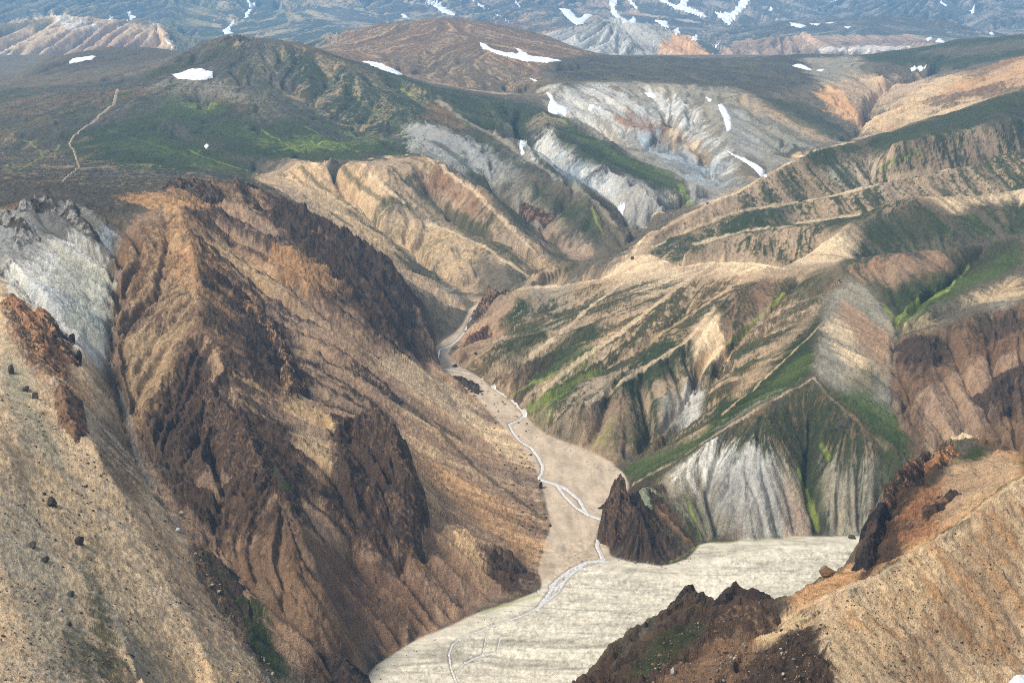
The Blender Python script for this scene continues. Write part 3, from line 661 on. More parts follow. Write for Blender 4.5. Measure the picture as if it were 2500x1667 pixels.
P tan .8 .7 1350: 470 460,560 450,600 480,520 480
P dbr .9 .7 1500: 380 430,420 410,500 405,590 440,600 500,540 440,470 425
P gry .9 .9 1300: -600 480,0 490,120 460,230 480,260 530,180 620,100 640,0 620,-600 640
P ash .6 1 1300: 60 460,130 465,250 500,260 560,200 600,130 560,60 500
P blu .8 .7 1250: 240 505,262 530,262 640,250 700,235 620,225 560
P wht 1 .5 1200: 0 620,60 600,150 540,250 600,250 700,235 860,160 800,90 740,20 690
P crm .8 .6 1200: 20 640,60 670,140 780,220 850,150 790,60 720
P sge .5 .9 1200: 120 560,250 620,250 820,180 780,120 680
P blu .6 .8 1200: 200 800,250 780,255 840,220 850
P ylw 1 .5 1150: -600 640,0 640,30 700,160 800,250 860,300 1050,430 1260,620 1568,700 2000,-600 2000
P rst .9 .6 1100: 10 690,60 690,150 800,180 870,200 960,110 880,50 830,10 740
P org .8 .7 1100: 100 850,200 860,240 960,180 960,110 900
P dbr .8 .7 1100: 20 700,60 720,110 800,90 850,60 800
P dbr .9 .7 1100: 215 870,250 840,275 900,270 940,220 950
P brn .9 .6 1000: 120 880,170 900,210 1000,180 1000,120 940
P brn .8 .7 1000: 220 950,270 930,320 1060,330 1160,250 1100,220 1030
V gry .55 1.1 1150: -200 700,0 700,250 960,430 1290,600 1568,0 1568
V snd .5 1 1150: -200 640,0 640,250 900,430 1260,620 1568,0 1568
V gry .5 1.4 1150: -200 740,0 740,250 1000,430 1360,520 1568,0 1568
P gtn .7 .6 1000: 0 780,60 900,130 1020,220 1200,330 1400,420 1568,330 1568,200 1350,100 1150,0 900
P gtn .6 .8 900: 0 1050,100 1200,250 1568,120 1568,0 1300
P snd .6 .7 900: 60 1010,200 1150,350 1400,460 1568,380 1568,250 1380,120 1200
P mau .5 .8 800: 280 1080,420 1280,560 1500,480 1480,360 1300
P sge .5 .6 1100: 0 740,60 880,150 1050,200 1150,120 1050,30 900
S gry 9 .5 1000: 278 900,295 960,310 1040,340 1100,360 1115
S gry 10 .8 900: 400 1180,430 1260,470 1340,560 1480,620 1568
P dgr .8 1.3 900: 190 1250,215 1290,260 1450,290 1568,240 1568,200 1400
P dgr .6 1.4 900: 150 1370,180 1430,210 1568,170 1568
P crag .8 .8 800: 440 1260,500 1270,560 1380,600 1440,640 1568,600 1540,500 1400,450 1330
P dgr 1 .8 800: 570 1370,600 1375,610 1450,680 1568,640 1568,590 1500,560 1410
P dgr .8 1 800: 480 1270,520 1310,560 1400,540 1400,500 1330
P org 1 .5 700: 1790 1390,1900 1330,2000 1290,2090 1160,2200 1060,2352 1020,2700 1000,2700 1200,2352 1110,2150 1240,2000 1330,1880 1390
P crag 1 .5 700: 1940 1345,1985 1290,1995 1200,2050 1110,2110 1050,2200 1000,2180 1080,2100 1160,2110 1240,2020 1310
P rst .9 .6 700: 2080 1160,2200 1080,2260 1100,2180 1200,2080 1260,2060 1220
P tan .7 .7 700: 2180 1060,2320 1040,2352 1080,2250 1160,2150 1220
P dgr 1 .5 700: 2190 1050,2210 1025,2290 1015,2270 1040,2230 1075
P dgr .9 .5 700: 2330 1030,2352 1020,2700 1000,2700 1100,2352 1140,2352 1080
P grn .95 .6 700: 2250 1170,2352 1070,2352 1110,2280 1170,2200 1230,2230 1180
P gtn .7 .7 700: 1980 1335,2150 1235,2300 1130,2260 1180,2150 1250,2000 1340
S pch 12 .6 560: 1880 1386,2000 1328,2150 1238,2250 1167,2352 1093
S dgr 9 .8 700: 2020 1310,2110 1260,2200 1200,2300 1120
P pch .8 .5 700: 1800 1385,1950 1340,2050 1290,2180 1210,2352 1090,2352 1105,2180 1225,2000 1335,1880 1390
P ylw 1 .4 600: 1870 1390,2000 1330,2150 1240,2352 1095,2700 960,2700 2000,1850 2000
P snd .7 .7 600: 1900 1400,2100 1280,2200 1300,2100 1450,1960 1568,1900 1500
P brn .45 1.2 600: 2200 1220,2352 1120,2352 1500,2250 1500,2150 1420
P org .6 .8 600: 2020 1370,2060 1350,2070 1390,2040 1410
V brn .7 1.0 600: 1880 1390,2150 1240,2352 1100,2352 1568,1960 1568
V org .5 1.3 600: 1880 1390,2150 1240,2352 1100,2352 1568,1960 1568
P brn .4 1.2 600: 1960 1568,2100 1450,2250 1400,2200 1568
P crag 1 .5 520: 1320 1568,1400 1485,1490 1430,1580 1345,1680 1390,1720 1385,1800 1380,1850 1400,1880 1440,1930 1568,1900 1800,1200 1800
P brn .85 .7 520: 1600 1500,1700 1440,1780 1500,1760 1568,1500 1700,1500 1568
P dgr .8 .9 520: 1540 1440,1620 1420,1660 1400,1600 1460,1530 1530,1440 1568,1460 1500
P snd .9 .7 520: 1800 1400,1880 1390,1890 1440,1840 1430,1790 1470,1730 1520,1740 1480,1790 1430
P crag 1 .6 520: 1700 1540,1800 1490,1880 1455,1920 1568,1900 1700,1700 1700
P crag 1 .5 560: 1655 1385,1665 1350,1700 1340,1790 1370,1800 1382,1740 1392
P red .8 .6 560: 1770 1380,1830 1360,1850 1350,1820 1380
P org .9 .6 560: 1800 1382,1850 1340,1900 1320,1960 1300,2000 1310,1930 1350,1880 1385
"""
# masks are warped along the streaks at full resolution
nA = .40*stM+.38*stL+.30*stf+.34*fbm(G.X, G.Y, 60, 6, 77)*1.6+.22*fbm(G.X, G.Y, 9, 4, 87)*1.6
nV = .55*stL+.35*stf+.25*stM+.3*fbm(G.X, G.Y, 40, 6, 177)*1.6+.35*fbm(G.X, G.Y, 7, 5, 187)*1.6; nV = (nV/nV.std()).astype(np.float32)
nK = 1.7*(.75-np.abs(rbG))+.45*nV+.35*fbm(G.X, G.Y, 70, 3, 277)*1.6
nA = (nA/nA.std()).astype(np.float32)
COL = np.zeros(Z.shape+(3,), np.float32); ROC = np.zeros(Z.shape, np.float32); VEG = np.zeros(Z.shape, np.float32)
sc = (G.nv-1)/499.
for ln in PAINT.strip().splitlines():
    head, pts = ln.split(':'); hd = head.split(); pts = [tuple(map(float, q.split())) for q in pts.split(',')]
    if hd[0] in 'PVK': _, cls, al, am, ym = hd; T = track(pts, float(ym), True); w = None
    else: _, cls, w, am, ym = hd; al = 1; w = float(w); T = track(pts, float(ym), False)
    al, am = float(al), float(am)
    if cls in ('dbr', 'crag', 'blk') and hd[0] == 'P': am = max(am*1.6, 1.25)
    big = pts[0][0] == -900
    if big: m = np.full(Z.shape, 1, np.float32); sl_ = (slice(None), slice(None))
    else:
        gg = G if w else GP
        m, (i0, i1, j0, j1) = raster(T, gg, not w, w)
        if w:
            m = m[i0:i1, j0:j1]; sl_ = (slice(i0, i1), slice(j0, j1))
            m = .62*smooth(m+nA[sl_]*.22*am, .3, .75)
        else:
            p = 9; i0, i1, j0, j1 = max(i0-p, 0), min(i1+p, gg.nv), max(j0-p, 0), min(j1+p, gg.nu)
            mm = blur(m[i0:i1, j0:j1], 2.6)
            a, b, c_, d = [int(round(q)) for q in (i0*(G.nv-1)/(gg.nv-1), (i1-1)*(G.nv-1)/(gg.nv-1), j0*(G.nu-1)/(gg.nu-1), (j1-1)*(G.nu-1)/(gg.nu-1))]
            sl_ = (slice(a, b+1), slice(c_, d+1)); m = resize(mm, (b-a+1, d-c_+1))
            m = smooth(m+nA[sl_]*.33*am*smooth(m, .0, .3), .22, .80)
    if hd[0] == 'K': m = m*smooth(nK[sl_]-(am-1), .25, .8)
    if hd[0] == 'V': m = m*smooth(nV[sl_]-(am-1), .0, .8)
    m = m*al; c = PAL[cls].astype(np.float32)
    COL[sl_] = COL[sl_]*(1-m[..., None])+c*m[..., None]
    ROC[sl_] = ROC[sl_]*(1-m)+RGH.get(cls, 0)*m
    VEG[sl_] = VEG[sl_]*(1-m)+(cls in ('dgr', 'grn', 'yel'))*m
lap('ground cover')
# ---------------------------------------------------------------- riverbed colour, natural variation
bedG = up(bedm); BX = fbm(G.X, G.Y*1.6, 26, 4, 51); t_up = smooth((G.Y-805)-(G.X-17)+12*BX, -8, 12)
bcol = (PAL['crm'][None, None]*(1-t_up[..., None])+PAL['bed'][None, None]*t_up[..., None]).astype(np.float32)
wrp = 9*fbm(G.X*.5, G.Y, 90, 3, 3)
def lines_(lam, sd, w): return smooth(np.abs(fbm(G.X*.16+.12*G.Y, G.Y+wrp, lam, 3, sd)), w, .0)
rill = (1-.8*t_up)*np.maximum(lines_(38, 61, .10), .6*lines_(15, 64, .10))*(.45+.55*smooth(fbm(G.X, G.Y, 70, 3, 65), -.25, .25))
bcol = bcol*(1-.36*rill[..., None])*(1+((1-t_up)*(.30*fbm(G.X*.35, G.Y, 18, 5, 52)+.18*fbm(G.X*.3, G.Y, 3, 3, 58))+t_up*(.30*fbm(G.X*1.3, G.Y*.45+.4*G.X, 12, 5, 53)+.14*fbm(G.X, G.Y, 3, 3, 59)))[..., None])
mb = (bedG > .5).astype(np.float32)
edge = smooth(blur(mb, 2.2), .5, .95)*mb
COL = COL*(1-edge[..., None])+bcol*edge[..., None]; ROC *= 1-mb; VEG *= 1-mb
for w_, al_, pts in ((9, .5, '1105 1408,1150 1392,1190 1380,1236 1366'), (5, .55, '1540 1288,1580 1268,1606 1252'), (4, .5, '1655 1276,1700 1268,1760 1258'), (4, .4, '1640 1248,1700 1243,1850 1234')):
    T = track([tuple(map(float, q.split())) for q in pts.split(',')], 1e9, False); m, b_ = raster(T, G, False, w_)
    m = smooth(m+nA*.2*(m > .05), .3, .8)[..., None]*al_; COL = COL*(1-m)+PAL['yel'].astype(np.float32)*m
var = 1+(.15*stf+.10*stM+(.16+.20*calG)*stL+.14*fbm(G.X, G.Y, 45, 5, 33)+(1-.6*calG)*.26*fbm(G.X, G.Y, 4.5, 4, 35)+(1-.75*calG)*(.22*smooth(fbm(G.X, G.Y, 11, 6, 139, .65), .2, .5)-.30*smooth(fbm(G.X, G.Y, 14, 6, 39, .65), .18, .5))-.35*calG*smooth(fbm(G.X, G.Y, 2.6, 2, 239), .38, .6))*(1-.75*mb)*(.8+.5*ROC)
COL *= np.clip(var, .35, 1.8)[..., None]
hue = (fbm(G.X, G.Y, 120, 5, 44)*.8+.25*stM)*(1-mb); COL[..., 0] *= 1+.07*hue; COL[..., 2] *= 1-.10*hue
# fresh gullies are washed paler or darker than their sides
# ---------------------------------------------------------------- fine relief
R = blur(ROC, 1.5)
rk = ridged(G.X, G.Y, 22, 5, 71, .6)-.45; rk2 = ridged(G.X+3*fbm(G.X, G.Y, 12, 3, 5), G.Y, 9, 4, 75, .6)-.45
rk3 = ridged(G.X, G.Y, 4.2, 3, 79, .6)-.45
amp = (G.Y/1000)
Z = Z+dryG*sfG*(amp*(.40*stf+.55*stL+.7*stM))*(1-.4*VEG)*(1-.4*calG)+dryG*(fbm(G.X, G.Y, 7, 3, 91)*1.0+.5*fbm(G.X, G.Y, 2.6, 2, 93))
Z = Z+R*dryG*(7.0*rk+3.0*rk2+1.3*stM+.5*stf+3.2*(.75-np.abs(rbG)))*np.clip(amp, .5, 1.6)+R*dryG*1.5*rk3
Z = np.where(bedG > .5, bedz(G.Y)+.12*BX-.25*rill, np.maximum(Z, bedz(G.Y)-.3+3*(1-bedG)*0+.2))
def poly(s): return [tuple(map(float, q.split())) for q in s.split(',')]
WAT = """9:1116 702,1100 712,1086 728,1076 744,1069 757
8:1066 762,1052 780,1035 793,1018 800,1000 803
7:995 834,1020 846,1050 851,1080 858
4:1080 858,1110 872,1150 900,1190 930
9:1188 928,1208 948,1196 962,1170 973,1178 990,1195 1012,1222 1028,1238 1050
13:1222 1028,1238 1050,1247 1068,1245 1086,1236 1098
14:1236 1098,1270 1108,1300 1120,1330 1145,1342 1166
9:1338 1160,1350 1178,1378 1188,1402 1193
11:1282 1116,1296 1136,1322 1162,1352 1182,1400 1197
4:1352 1158,1375 1178,1400 1190
12:1412 1172,1402 1194,1380 1222
17:1380 1222,1372 1252,1380 1268,1388 1285
14:1390 1284,1345 1290,1312 1306,1286 1326,1265 1345
12:1350 1290,1325 1308,1300 1330,1278 1350
8:1400 1286,1360 1300,1330 1306,1300 1320
16:1275 1338,1262 1362,1250 1378,1236 1396
8:1300 1332,1285 1356,1266 1372,1246 1388
6:1236 1350,1238 1362
7:1240 1392,1200 1412,1150 1430,1100 1448
8:1100 1448,1062 1462,1040 1478,1032 1500,1036 1530,1050 1568
7:1052 1540,1068 1520,1110 1502,1150 1496
5:1118 1458,1110 1500
5:1150 1462,1142 1494
3:1090 725,1096 712"""
mw = np.zeros(Z.shape, np.float32)
for ln in WAT.splitlines():
    w_, p_ = ln.split(':'); T = track(poly(p_), 2000, False, 15); m, _b = raster(T, G, False, float(w_)*.62+1); mw = np.maximum(mw, m)
mw = ((mw+.13*fbm(G.X, G.Y*.8, 7, 4, 66)) > .47) & (bedG > .3)
wet = blur(mw.astype(np.float32), 1.6); Z = Z-np.where(bedG > .3, .75*smooth(wet, .15, .6), 0)      # the stream lies in a cut with low banks
wm = (smooth(wet, .03, .3)*(1-mw)*.35)[..., None]; COL = COL*(1-wm*.6)
lap('relief')
fmb = (bedG[:-1, :-1]+bedG[1:, 1:]+bedG[1:, :-1]+bedG[:-1, 1:]) > 2
def ground_material(name, bump=.9, scale=.34, spec=.12, con=.34, dist=2.0):
    m = bpy.data.materials.new(name); m.use_nodes = True; nt = m.node_tree; b = nt.nodes['Principled BSDF']
    at = nt.nodes.new('ShaderNodeAttribute'); at.attribute_name = 'cover'
    tc = nt.nodes.new('ShaderNodeTexCoord'); L = nt.links.new
    n1 = nt.nodes.new('ShaderNodeTexNoise'); n1.inputs['Scale'].default_value = scale; n1.inputs['Detail'].default_value = 7; n1.inputs['Roughness'].default_value = .8
    n2 = nt.nodes.new('ShaderNodeTexVoronoi'); n2.inputs['Scale'].default_value = scale*4; n2.feature = 'F1'
    L(tc.outputs['Object'], n1.inputs['Vector']); L(tc.outputs['Object'], n2.inputs['Vector'])
    mr = nt.nodes.new('ShaderNodeMapRange'); mr.inputs[1].default_value = .3; mr.inputs[2].default_value = .7
    mr.inputs[3].default_value = 1-con; mr.inputs[4].default_value = 1+con
    L(n1.outputs[0], mr.inputs[0])
    n3 = nt.nodes.new('ShaderNodeTexNoise'); n3.inputs['Scale'].default_value = scale*5; n3.inputs['Detail'].default_value = 4; L(tc.outputs['Object'], n3.inputs['Vector'])
    m3 = nt.nodes.new('ShaderNodeMapRange'); m3.inputs[1].default_value = .36; m3.inputs[2].default_value = .47; m3.inputs[3].default_value = 1-con; m3.inputs[4].default_value = 1.06; L(n3.outputs[0], m3.inputs[0])
    mm = nt.nodes.new('ShaderNodeMath'); mm.operation = 'MULTIPLY'; L(mr.outputs[0], mm.inputs[0]); L(m3.outputs[0], mm.inputs[1])
    mx = nt.nodes.new('ShaderNodeVectorMath'); mx.operation = 'SCALE'; L(at.outputs['Color'], mx.inputs[0]); L(mm.outputs[0], mx.inputs['Scale'])
    L(mx.outputs[0], b.inputs['Base Color'])
    ad = nt.nodes.new('ShaderNodeMath'); ad.operation = 'MULTIPLY_ADD'; ad.inputs[1].default_value = -.25
    L(n2.outputs['Distance'], ad.inputs[0]); L(n1.outputs[0], ad.inputs[2])
    bp = nt.nodes.new('ShaderNodeBump'); bp.inputs['Strength'].default_value = bump; bp.inputs['Distance'].default_value = dist
    L(ad.outputs[0], bp.inputs['Height']); L(bp.outputs[0], b.inputs['Normal'])
    b.inputs['Roughness'].default_value = .92; b.inputs['Specular IOR Level'].default_value = spec
    return m
MG = ground_material('stony_ground'); MB = ground_material('river_gravel', .3, .5, .1, .12, .5)
def link(o): scene.collection.objects.link(o); return o
def mesh_from(name, co, f, col=None, mat=None, norm=None):
    me = bpy.data.meshes.new(name); f = f.astype(np.int32)
    me.vertices.add(len(co)); me.vertices.foreach_set('co', co.astype(np.float32).ravel())
    me.loops.add(f.size); me.loops.foreach_set('vertex_index', f.ravel())
    me.polygons.add(len(f)); me.polygons.foreach_set('loop_start', np.arange(0, f.size, f.shape[1], dtype=np.int32))
    me.update(calc_edges=True); me.shade_smooth()
    if col is not None:
        a = me.color_attributes.new('cover', 'FLOAT_COLOR', 'POINT'); a.data.foreach_set('color', np.concatenate([col, np.ones((len(col), 1))], 1).astype(np.float32).ravel())
    if mat: me.materials.append(mat)
    return link(bpy.data.objects.new(name, me))
def cut(name, fm, g, Zg, Cg, mat, label=None, kind='structure'):
    "one mesh out of the faces of the land picked by fm"
    fi, fj = np.nonzero(fm); nu = g.nu; f = np.stack([fi*nu+fj, fi*nu+fj+1, (fi+1)*nu+fj+1, (fi+1)*nu+fj], 1)
    used = np.zeros(g.nv*nu, bool); used[f.ravel()] = True; idx = np.cumsum(used)-1
    co = np.stack([g.X, g.Y, Zg], -1).reshape(-1, 3)[used]
    o = mesh_from(name, co, idx[f], Cg.reshape(-1, 3)[used], mat)
    if kind: o['kind'] = kind
    if label: o['label'] = label
    return o
cut('riverbed', fmb, G, Z, COL, MB, 'pale gravel riverbed winding between the hills into a wide flat plain')
# hillsides, each its own piece of the land, parted along creeks and crests
LABS = [('hillside', 'green and dark ash hills with a footpath in the upper left', 5300, None),
 ('hillside', 'distant brown dome and dark flat topped hills below the blue mountains', 5300, '780 120,860 40,2700 -50,2700 150,2352 125,2170 170,2000 250,1970 320,1760 405,1700 440,1640 440,1540 400,1340 310,1260 240,1000 190,930 172,850 145'),
 ('hillside', 'orange and tan slopes of the side valley at upper right', 3600, '1965 322,1990 290,2165 170,2300 140,2700 80,2700 140,2352 208,2150 263'),
 ('hillside', 'tan and green spurs running down from the green hill to the creek', 2200, '590 384,760 372,960 352,1000 320,1060 365,1130 440,1240 540,1330 600,1240 640,1110 700,1000 645,900 565,850 480,740 415'),
 ('hillside', 'rounded tan and dark green ridges rising to the right beyond the river', 2700, '1100 690,1230 650,1330 610,1445 575,1560 500,1700 436,1870 343,1960 322,2150 262,2352 205,2700 130,2700 1200,2352 1400,2352 1235,1985 1240,1605 1260,1530 1310,1390 1290,1440 1110,1330 1020,1200 960,1050 850,1000 800'),
 ('hillside', 'steep brown massif with dark crags falling to the left bank of the river', 1560, '-600 425,0 428,380 410,600 405,760 480,960 610,1090 705,990 790,1100 900,1270 1180,1240 1350,820 1560,700 1900,600 1568,430 1260,310 1050,255 830,262 600,250 515,-600 500'),
 ('hillside', 'pale yellow scree slope with grey streaks in the lower left corner', 1300, '-600 500,250 515,262 600,255 830,310 1050,430 1260,620 1568,760 2000,-600 2000'),
 ('hillside', 'ochre foreground hill with a sharp pale crest in the lower right corner', 700, '1000 1900,1300 1568,1580 1330,1700 1330,1860 1330,1985 1270,2010 1150,2110 1030,2240 980,2700 950,2700 2000')]
lab = np.zeros((GP.nv, GP.nu), np.int8)
for k, (_, _, ym, P_) in enumerate(LABS):
    if P_: m, _b = raster(track([tuple(map(float, q.split())) for q in P_.split(',')], ym, True), GP, True); lab[m > .5] = k
li = np.clip(np.round(np.linspace(0, GP.nv-1, G.nv-1)).astype(int), 0, GP.nv-1); lj = np.clip(np.round(np.linspace(0, GP.nu-1, G.nu-1)).astype(int), 0, GP.nu-1)
labG = lab[li][:, lj]
for k, (nm, lb, _, _) in enumerate(LABS): cut(nm, (labG == k) & ~fmb, G, Z, COL, MG, lb)
lap('land meshes')

# ---------------------------------------------------------------- the far mountains
FAR = """
a: -400 @5250 90,1200 @5250 90,2700 @5250 90
b: -400 185 5600,0 185 5600,60 180 5600,200 165 5600,350 150 5700
c: -400 60 6700,0 56 6600,60 50 6600,130 33 6700,190 36 6700,250 44 6600,330 50 6500,370 56 6400,392 98 6100,410 116 5900
d: -300 @7400 150,200 @7500 170,400 @7300 150
e: 420 125 6300,560 115 6500,700 100 6700,760 88 6900,900 60 7600
f: 440 -30 9600,410 5 9000,400 45 8000,385 88 7100
f2: 640 -60 10500,560 20 9000,520 70 7600
f3: 180 -60 10500,100 0 9200,60 40 8200
g: -400 -120 13500,500 -110 13500,1000 -140 13000,1400 -130 13000,1800 -60 12600,1895 -20 12000,2000 -120 13000,2700 -150 13000
h: 880 -60 11500,1000 10 9600,1120 60 8200,1220 98 7000
h2: 780 -40 11000,840 20 9400,900 60 8200
i: 1180 -60 11000,1240 10 9200,1290 50 8000,1330 66 7300
j: 1400 -60 11000,1480 30 8800,1560 85 7100,1610 112 6500
k: 1560 -60 11500,1620 40 9000,1690 82 8000
l: 1760 -70 12000,1850 -10 10900,1895 28 10000,1870 42 9200
m: 2060 -80 12000,1960 -10 10700,1900 34 9800
mm: 2300 -90 12000,2240 20 9600,2290 75 8000
n: 1620 104 6900,1700 64 7500,1780 47 7700,1900 43 7700,2050 38 7700,2180 50 7600,2260 70 7500,2330 92 7200
n2: 1700 @8400 240,1900 @8500 260,2100 @8500 270,2300 @8300 240
o: 1640 125 6000,1800 125 6000,2000 122 5900,2100 112 6000,2300 95 6000
p: 1720 95 6700,1850 74 7000,2000 66 7000,2150 72 6900
p2: 1690 110 6300,1760 88 6400,1840 82 6450,1765 84 6500
q: 1230 80 6300,1320 68 6200,1380 51 6100,1420 46 6100,1450 54 6100,1500 62 6100,1560 82 6000,1600 106 5900,1625 130 5800
r: 1280 135 5500,1500 135 5500,1620 138 5600
s: 1250 @6900 200,1450 @6950 190,1600 @6800 180
t: 730 98 5800,757 77 5900,790 92 5700,700 108 5700
u: 700 @6300 215,800 @6300 215
"""
FU0, FU1, FV0, FV1 = -0.52, 0.52, math.log(5250), math.log(13500)
Zf, _ = solve([parse(l.split(':', 1)[1]) for l in FAR.strip().splitlines()], FU0, FU1, FV0, FV1, [(50, 80), (100, 160), (200, 320), (300, 520)])
F = Grid(FU0, FU1, FV0, FV1, int(560*Q), int(1000*Q)); ZF = resize(blur(Zf, .8), (F.nv, F.nu))
fx_, fy_ = F.grad(ZF); fs = smooth(np.sqrt(fx_**2+fy_**2), .03, .3)
dF = F.dirs(blur(ZF, 4), 1.2)[:2]; rF = lic(*dF, blur(rngN.standard_normal(ZF.shape).astype(np.float32), 3), 50, 20); rF2 = lic(*dF, blur(rngN.standard_normal(ZF.shape).astype(np.float32), 1.2), 30, 10)
ZF = ZF+smooth(fs, .1, .7)*F.Y/9000*(26*(.8-np.abs(rF))+8*(.8-np.abs(rF2)))
ZF = ZF+fs*(34*(ridged(F.X, F.Y, 900, 4, 13)-.45)+8*(ridged(F.X, F.Y, 230, 4, 19)-.45))*smooth(F.Y, 14500, 9000)*.75
for it in range(3):
    di, dj, m = F.dirs(blur(ZF, .8), .9); A = blur(flow(di, dj, int(90*Q)+10, 1, it+9), .6)
    ZF = ZF-np.clip(np.log1p(A/9.)/3, 0, 1.4)*smooth(m, .04, .4)*F.Y*.0022
di, dj, m = F.dirs(blur(ZF, 1.2), 1.0); stF = lic(di, dj, rngN.standard_normal(ZF.shape).astype(np.float32), int(16*Q)+4)
ZF = ZF+stF*3.0*smooth(m, .1, .5)+10*fbm(F.X, F.Y, 90, 4, 3)*.5
depF = CP*F.Y-SP*(ZF-ZC); PYF = HY/2-FX*(SP*F.Y+CP*(ZF-ZC))/depF
def on(grid, py):
    "switch the sight lines to another piece of land"
    global GP, PYs
    GP, PYs = grid, py
nearGP = (GP, PYs); on(F, PYF)
FARP = """
olv 1 0: 
dgr .6 1: 380 -50,700 -50,760 60,820 120,380 120
ash .7 .8: 700 -50,3000 -50,3000 60,1700 60,1560 60,900 90
brn .6 1: 1150 40,1300 60,1250 100,1100 80
grn .55 1.5: -400 -50,900 -50,1300 100,900 120,-400 60
mau .3 1.5: -400 -50,3000 -50,3000 130,-400 130
tan .3 1.5: 500 -50,1500 -50,1600 60,1200 110,500 110
gry .25 1.5: 1500 -50,3000 -50,3000 130,1500 130
tan 1 .6: -400 60,0 55,130 33,370 55,400 120,300 150,0 200,-400 200
wht .8 .8: -400 120,0 110,80 140,60 200,-400 200
wht .6 .9: 120 40,180 42,240 80,200 90,150 60
mau .8 .9: 150 70,240 60,350 110,250 130,160 100
snd .7 .9: 260 60,370 62,400 110,340 100
dgr .7 .9: -400 60,0 56,130 44,100 60,0 75,-400 80
dgr .7 .9: 250 48,400 50,380 62,270 56
gry .9 .8: 1220 85,1330 60,1420 40,1500 60,1560 80,1600 140,1250 140
wht .5 1: 1290 90,1400 70,1450 100,1420 130,1300 120
org 1 .7: 1500 132,1530 85,1580 80,1630 132
pch .6 1: 1500 130,1530 110,1560 130
mau .7 .8: 1640 128,1700 90,1850 82,2100 80,2200 110,2000 130
ash .6 .8: 1700 60,1900 40,2100 34,2260 68,2100 70,1850 72,1750 80
tan .6 .9: 740 105,760 75,800 100
wht .6 1: 1860 110,2000 105,2100 108,2000 122,1880 122
"""
CF = np.ones(ZF.shape+(3,), np.float32)*PAL['ash'].astype(np.float32)*np.array([1.15, 1.3, 1.4], np.float32)  # ash paled and blued in the colour itself, in place of denser haze
nF = .6*stF+.9*fbm(F.X, F.Y, 500, 6, 7)*1.6; nF /= nF.std(); nF2 = .7*stF+.6*rF+1.1*fbm(F.X, F.Y, 350, 5, 17)*1.6; nF2 /= nF2.std()
for ln in FARP.strip().splitlines():
    head, pts = ln.split(':'); cls, al, am = head.split()
    if not pts.strip(): continue
    m, _b = raster(track([tuple(map(float, q.split())) for q in pts.split(',')], 1e9, True), F, True)
    m = smooth(blur(m, 3)+nF*.3*float(am)*smooth(blur(m, 5), 0, .3), .25, .75)[..., None]*float(al)
    if float(am) > 1.4: m = m*smooth(nF2, .1, .8)[..., None]
    CF = CF*(1-m)+PAL[cls].astype(np.float32)*m
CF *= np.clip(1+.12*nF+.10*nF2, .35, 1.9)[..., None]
MF = ground_material('far_rock', .5, .02, .1, .25, 8)
Fs = smooth(fs, 0, 1)
far_fm = np.ones((F.nv-1, F.nu-1), bool); jb = int((0.085-FU0)/F.du)
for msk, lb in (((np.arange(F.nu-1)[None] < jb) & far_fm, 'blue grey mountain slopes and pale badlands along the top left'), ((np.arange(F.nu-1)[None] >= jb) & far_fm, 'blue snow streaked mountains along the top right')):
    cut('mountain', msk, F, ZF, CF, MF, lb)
lap('far mountains')

# ---------------------------------------------------------------- sheets that lie on the land: snow, water, path
def sheet(name, m, g, Zg, mat, lift, thick, colr=None):
    "a body lying on the land where mask m is set; its rim goes down into the ground"
    i, j = np.nonzero(m)
    if len(i) < 3: return None
    i0, i1, j0, j1 = max(i.min()-4, 0), min(i.max()+5, g.nv), max(j.min()-4, 0), min(j.max()+5, g.nu)
    ms = m[i0:i1, j0:j1]; zz = Zg[i0:i1, j0:j1]; b = blur(ms.astype(np.float32), 2.0)
    top = np.maximum(blur(zz, 1.3), zz)+lift+thick*smooth(b, .45, .95)
    zt = np.where(ms, top, zz-.4-.0006*g.Y[i0:i1, j0:j1])
    fm = ms[:-1, :-1] | ms[1:, :-1] | ms[:-1, 1:] | ms[1:, 1:]
    fi, fj = np.nonzero(fm); nu = ms.shape[1]; f = np.stack([fi*nu+fj, fi*nu+fj+1, (fi+1)*nu+fj+1, (fi+1)*nu+fj], 1)
    used = np.zeros(ms.size, bool); used[f.ravel()] = True; idx = np.cumsum(used)-1
    co = np.stack([g.X[i0:i1, j0:j1], g.Y[i0:i1, j0:j1], zt], -1).reshape(-1, 3)[used]
    return mesh_from(name, co, idx[f], None, mat)
def plain_material(name, col, rough, spec=.3, nscale=.3, con=.06, bump=.1, dist=.3):
    m = bpy.data.materials.new(name); m.use_nodes = True; nt = m.node_tree; b = nt.nodes['Principled BSDF']
    tc = nt.nodes.new('ShaderNodeTexCoord'); n = nt.nodes.new('ShaderNodeTexNoise'); n.inputs['Scale'].default_value = nscale; n.inputs['Detail'].default_value = 6
    cr = nt.nodes.new('ShaderNodeValToRGB'); e = cr.color_ramp.elements
    e[0].position = .3; e[1].position = .7; e[0].color = tuple(c*(1-con*2) for c in col)+(1,); e[1].color = tuple(min(c*(1+con), 1) for c in col)+(1,)
    bp = nt.nodes.new('ShaderNodeBump'); bp.inputs['Strength'].default_value = bump; bp.inputs['Distance'].default_value = dist
    L = nt.links.new; L(tc.outputs['Object'], n.inputs['Vector']); L(n.outputs[0], cr.inputs[0]); L(cr.outputs[0], b.inputs['Base Color'])
    L(n.outputs[0], bp.inputs['Height']); L(bp.outputs[0], b.inputs['Normal']); b.inputs['Roughness'].default_value = rough; b.inputs['Specular IOR Level'].default_value = spec
    return m
MS = plain_material('old_snow', (.60, .60, .60), .7, .2, .10, .09, .5, 1.2)
MW = plain_material('sky_glint_water', (.50, .46, .40), .2, .6, .5, .15, .35, .25)  # base colour paled to stand in for reflected sky and sun glint
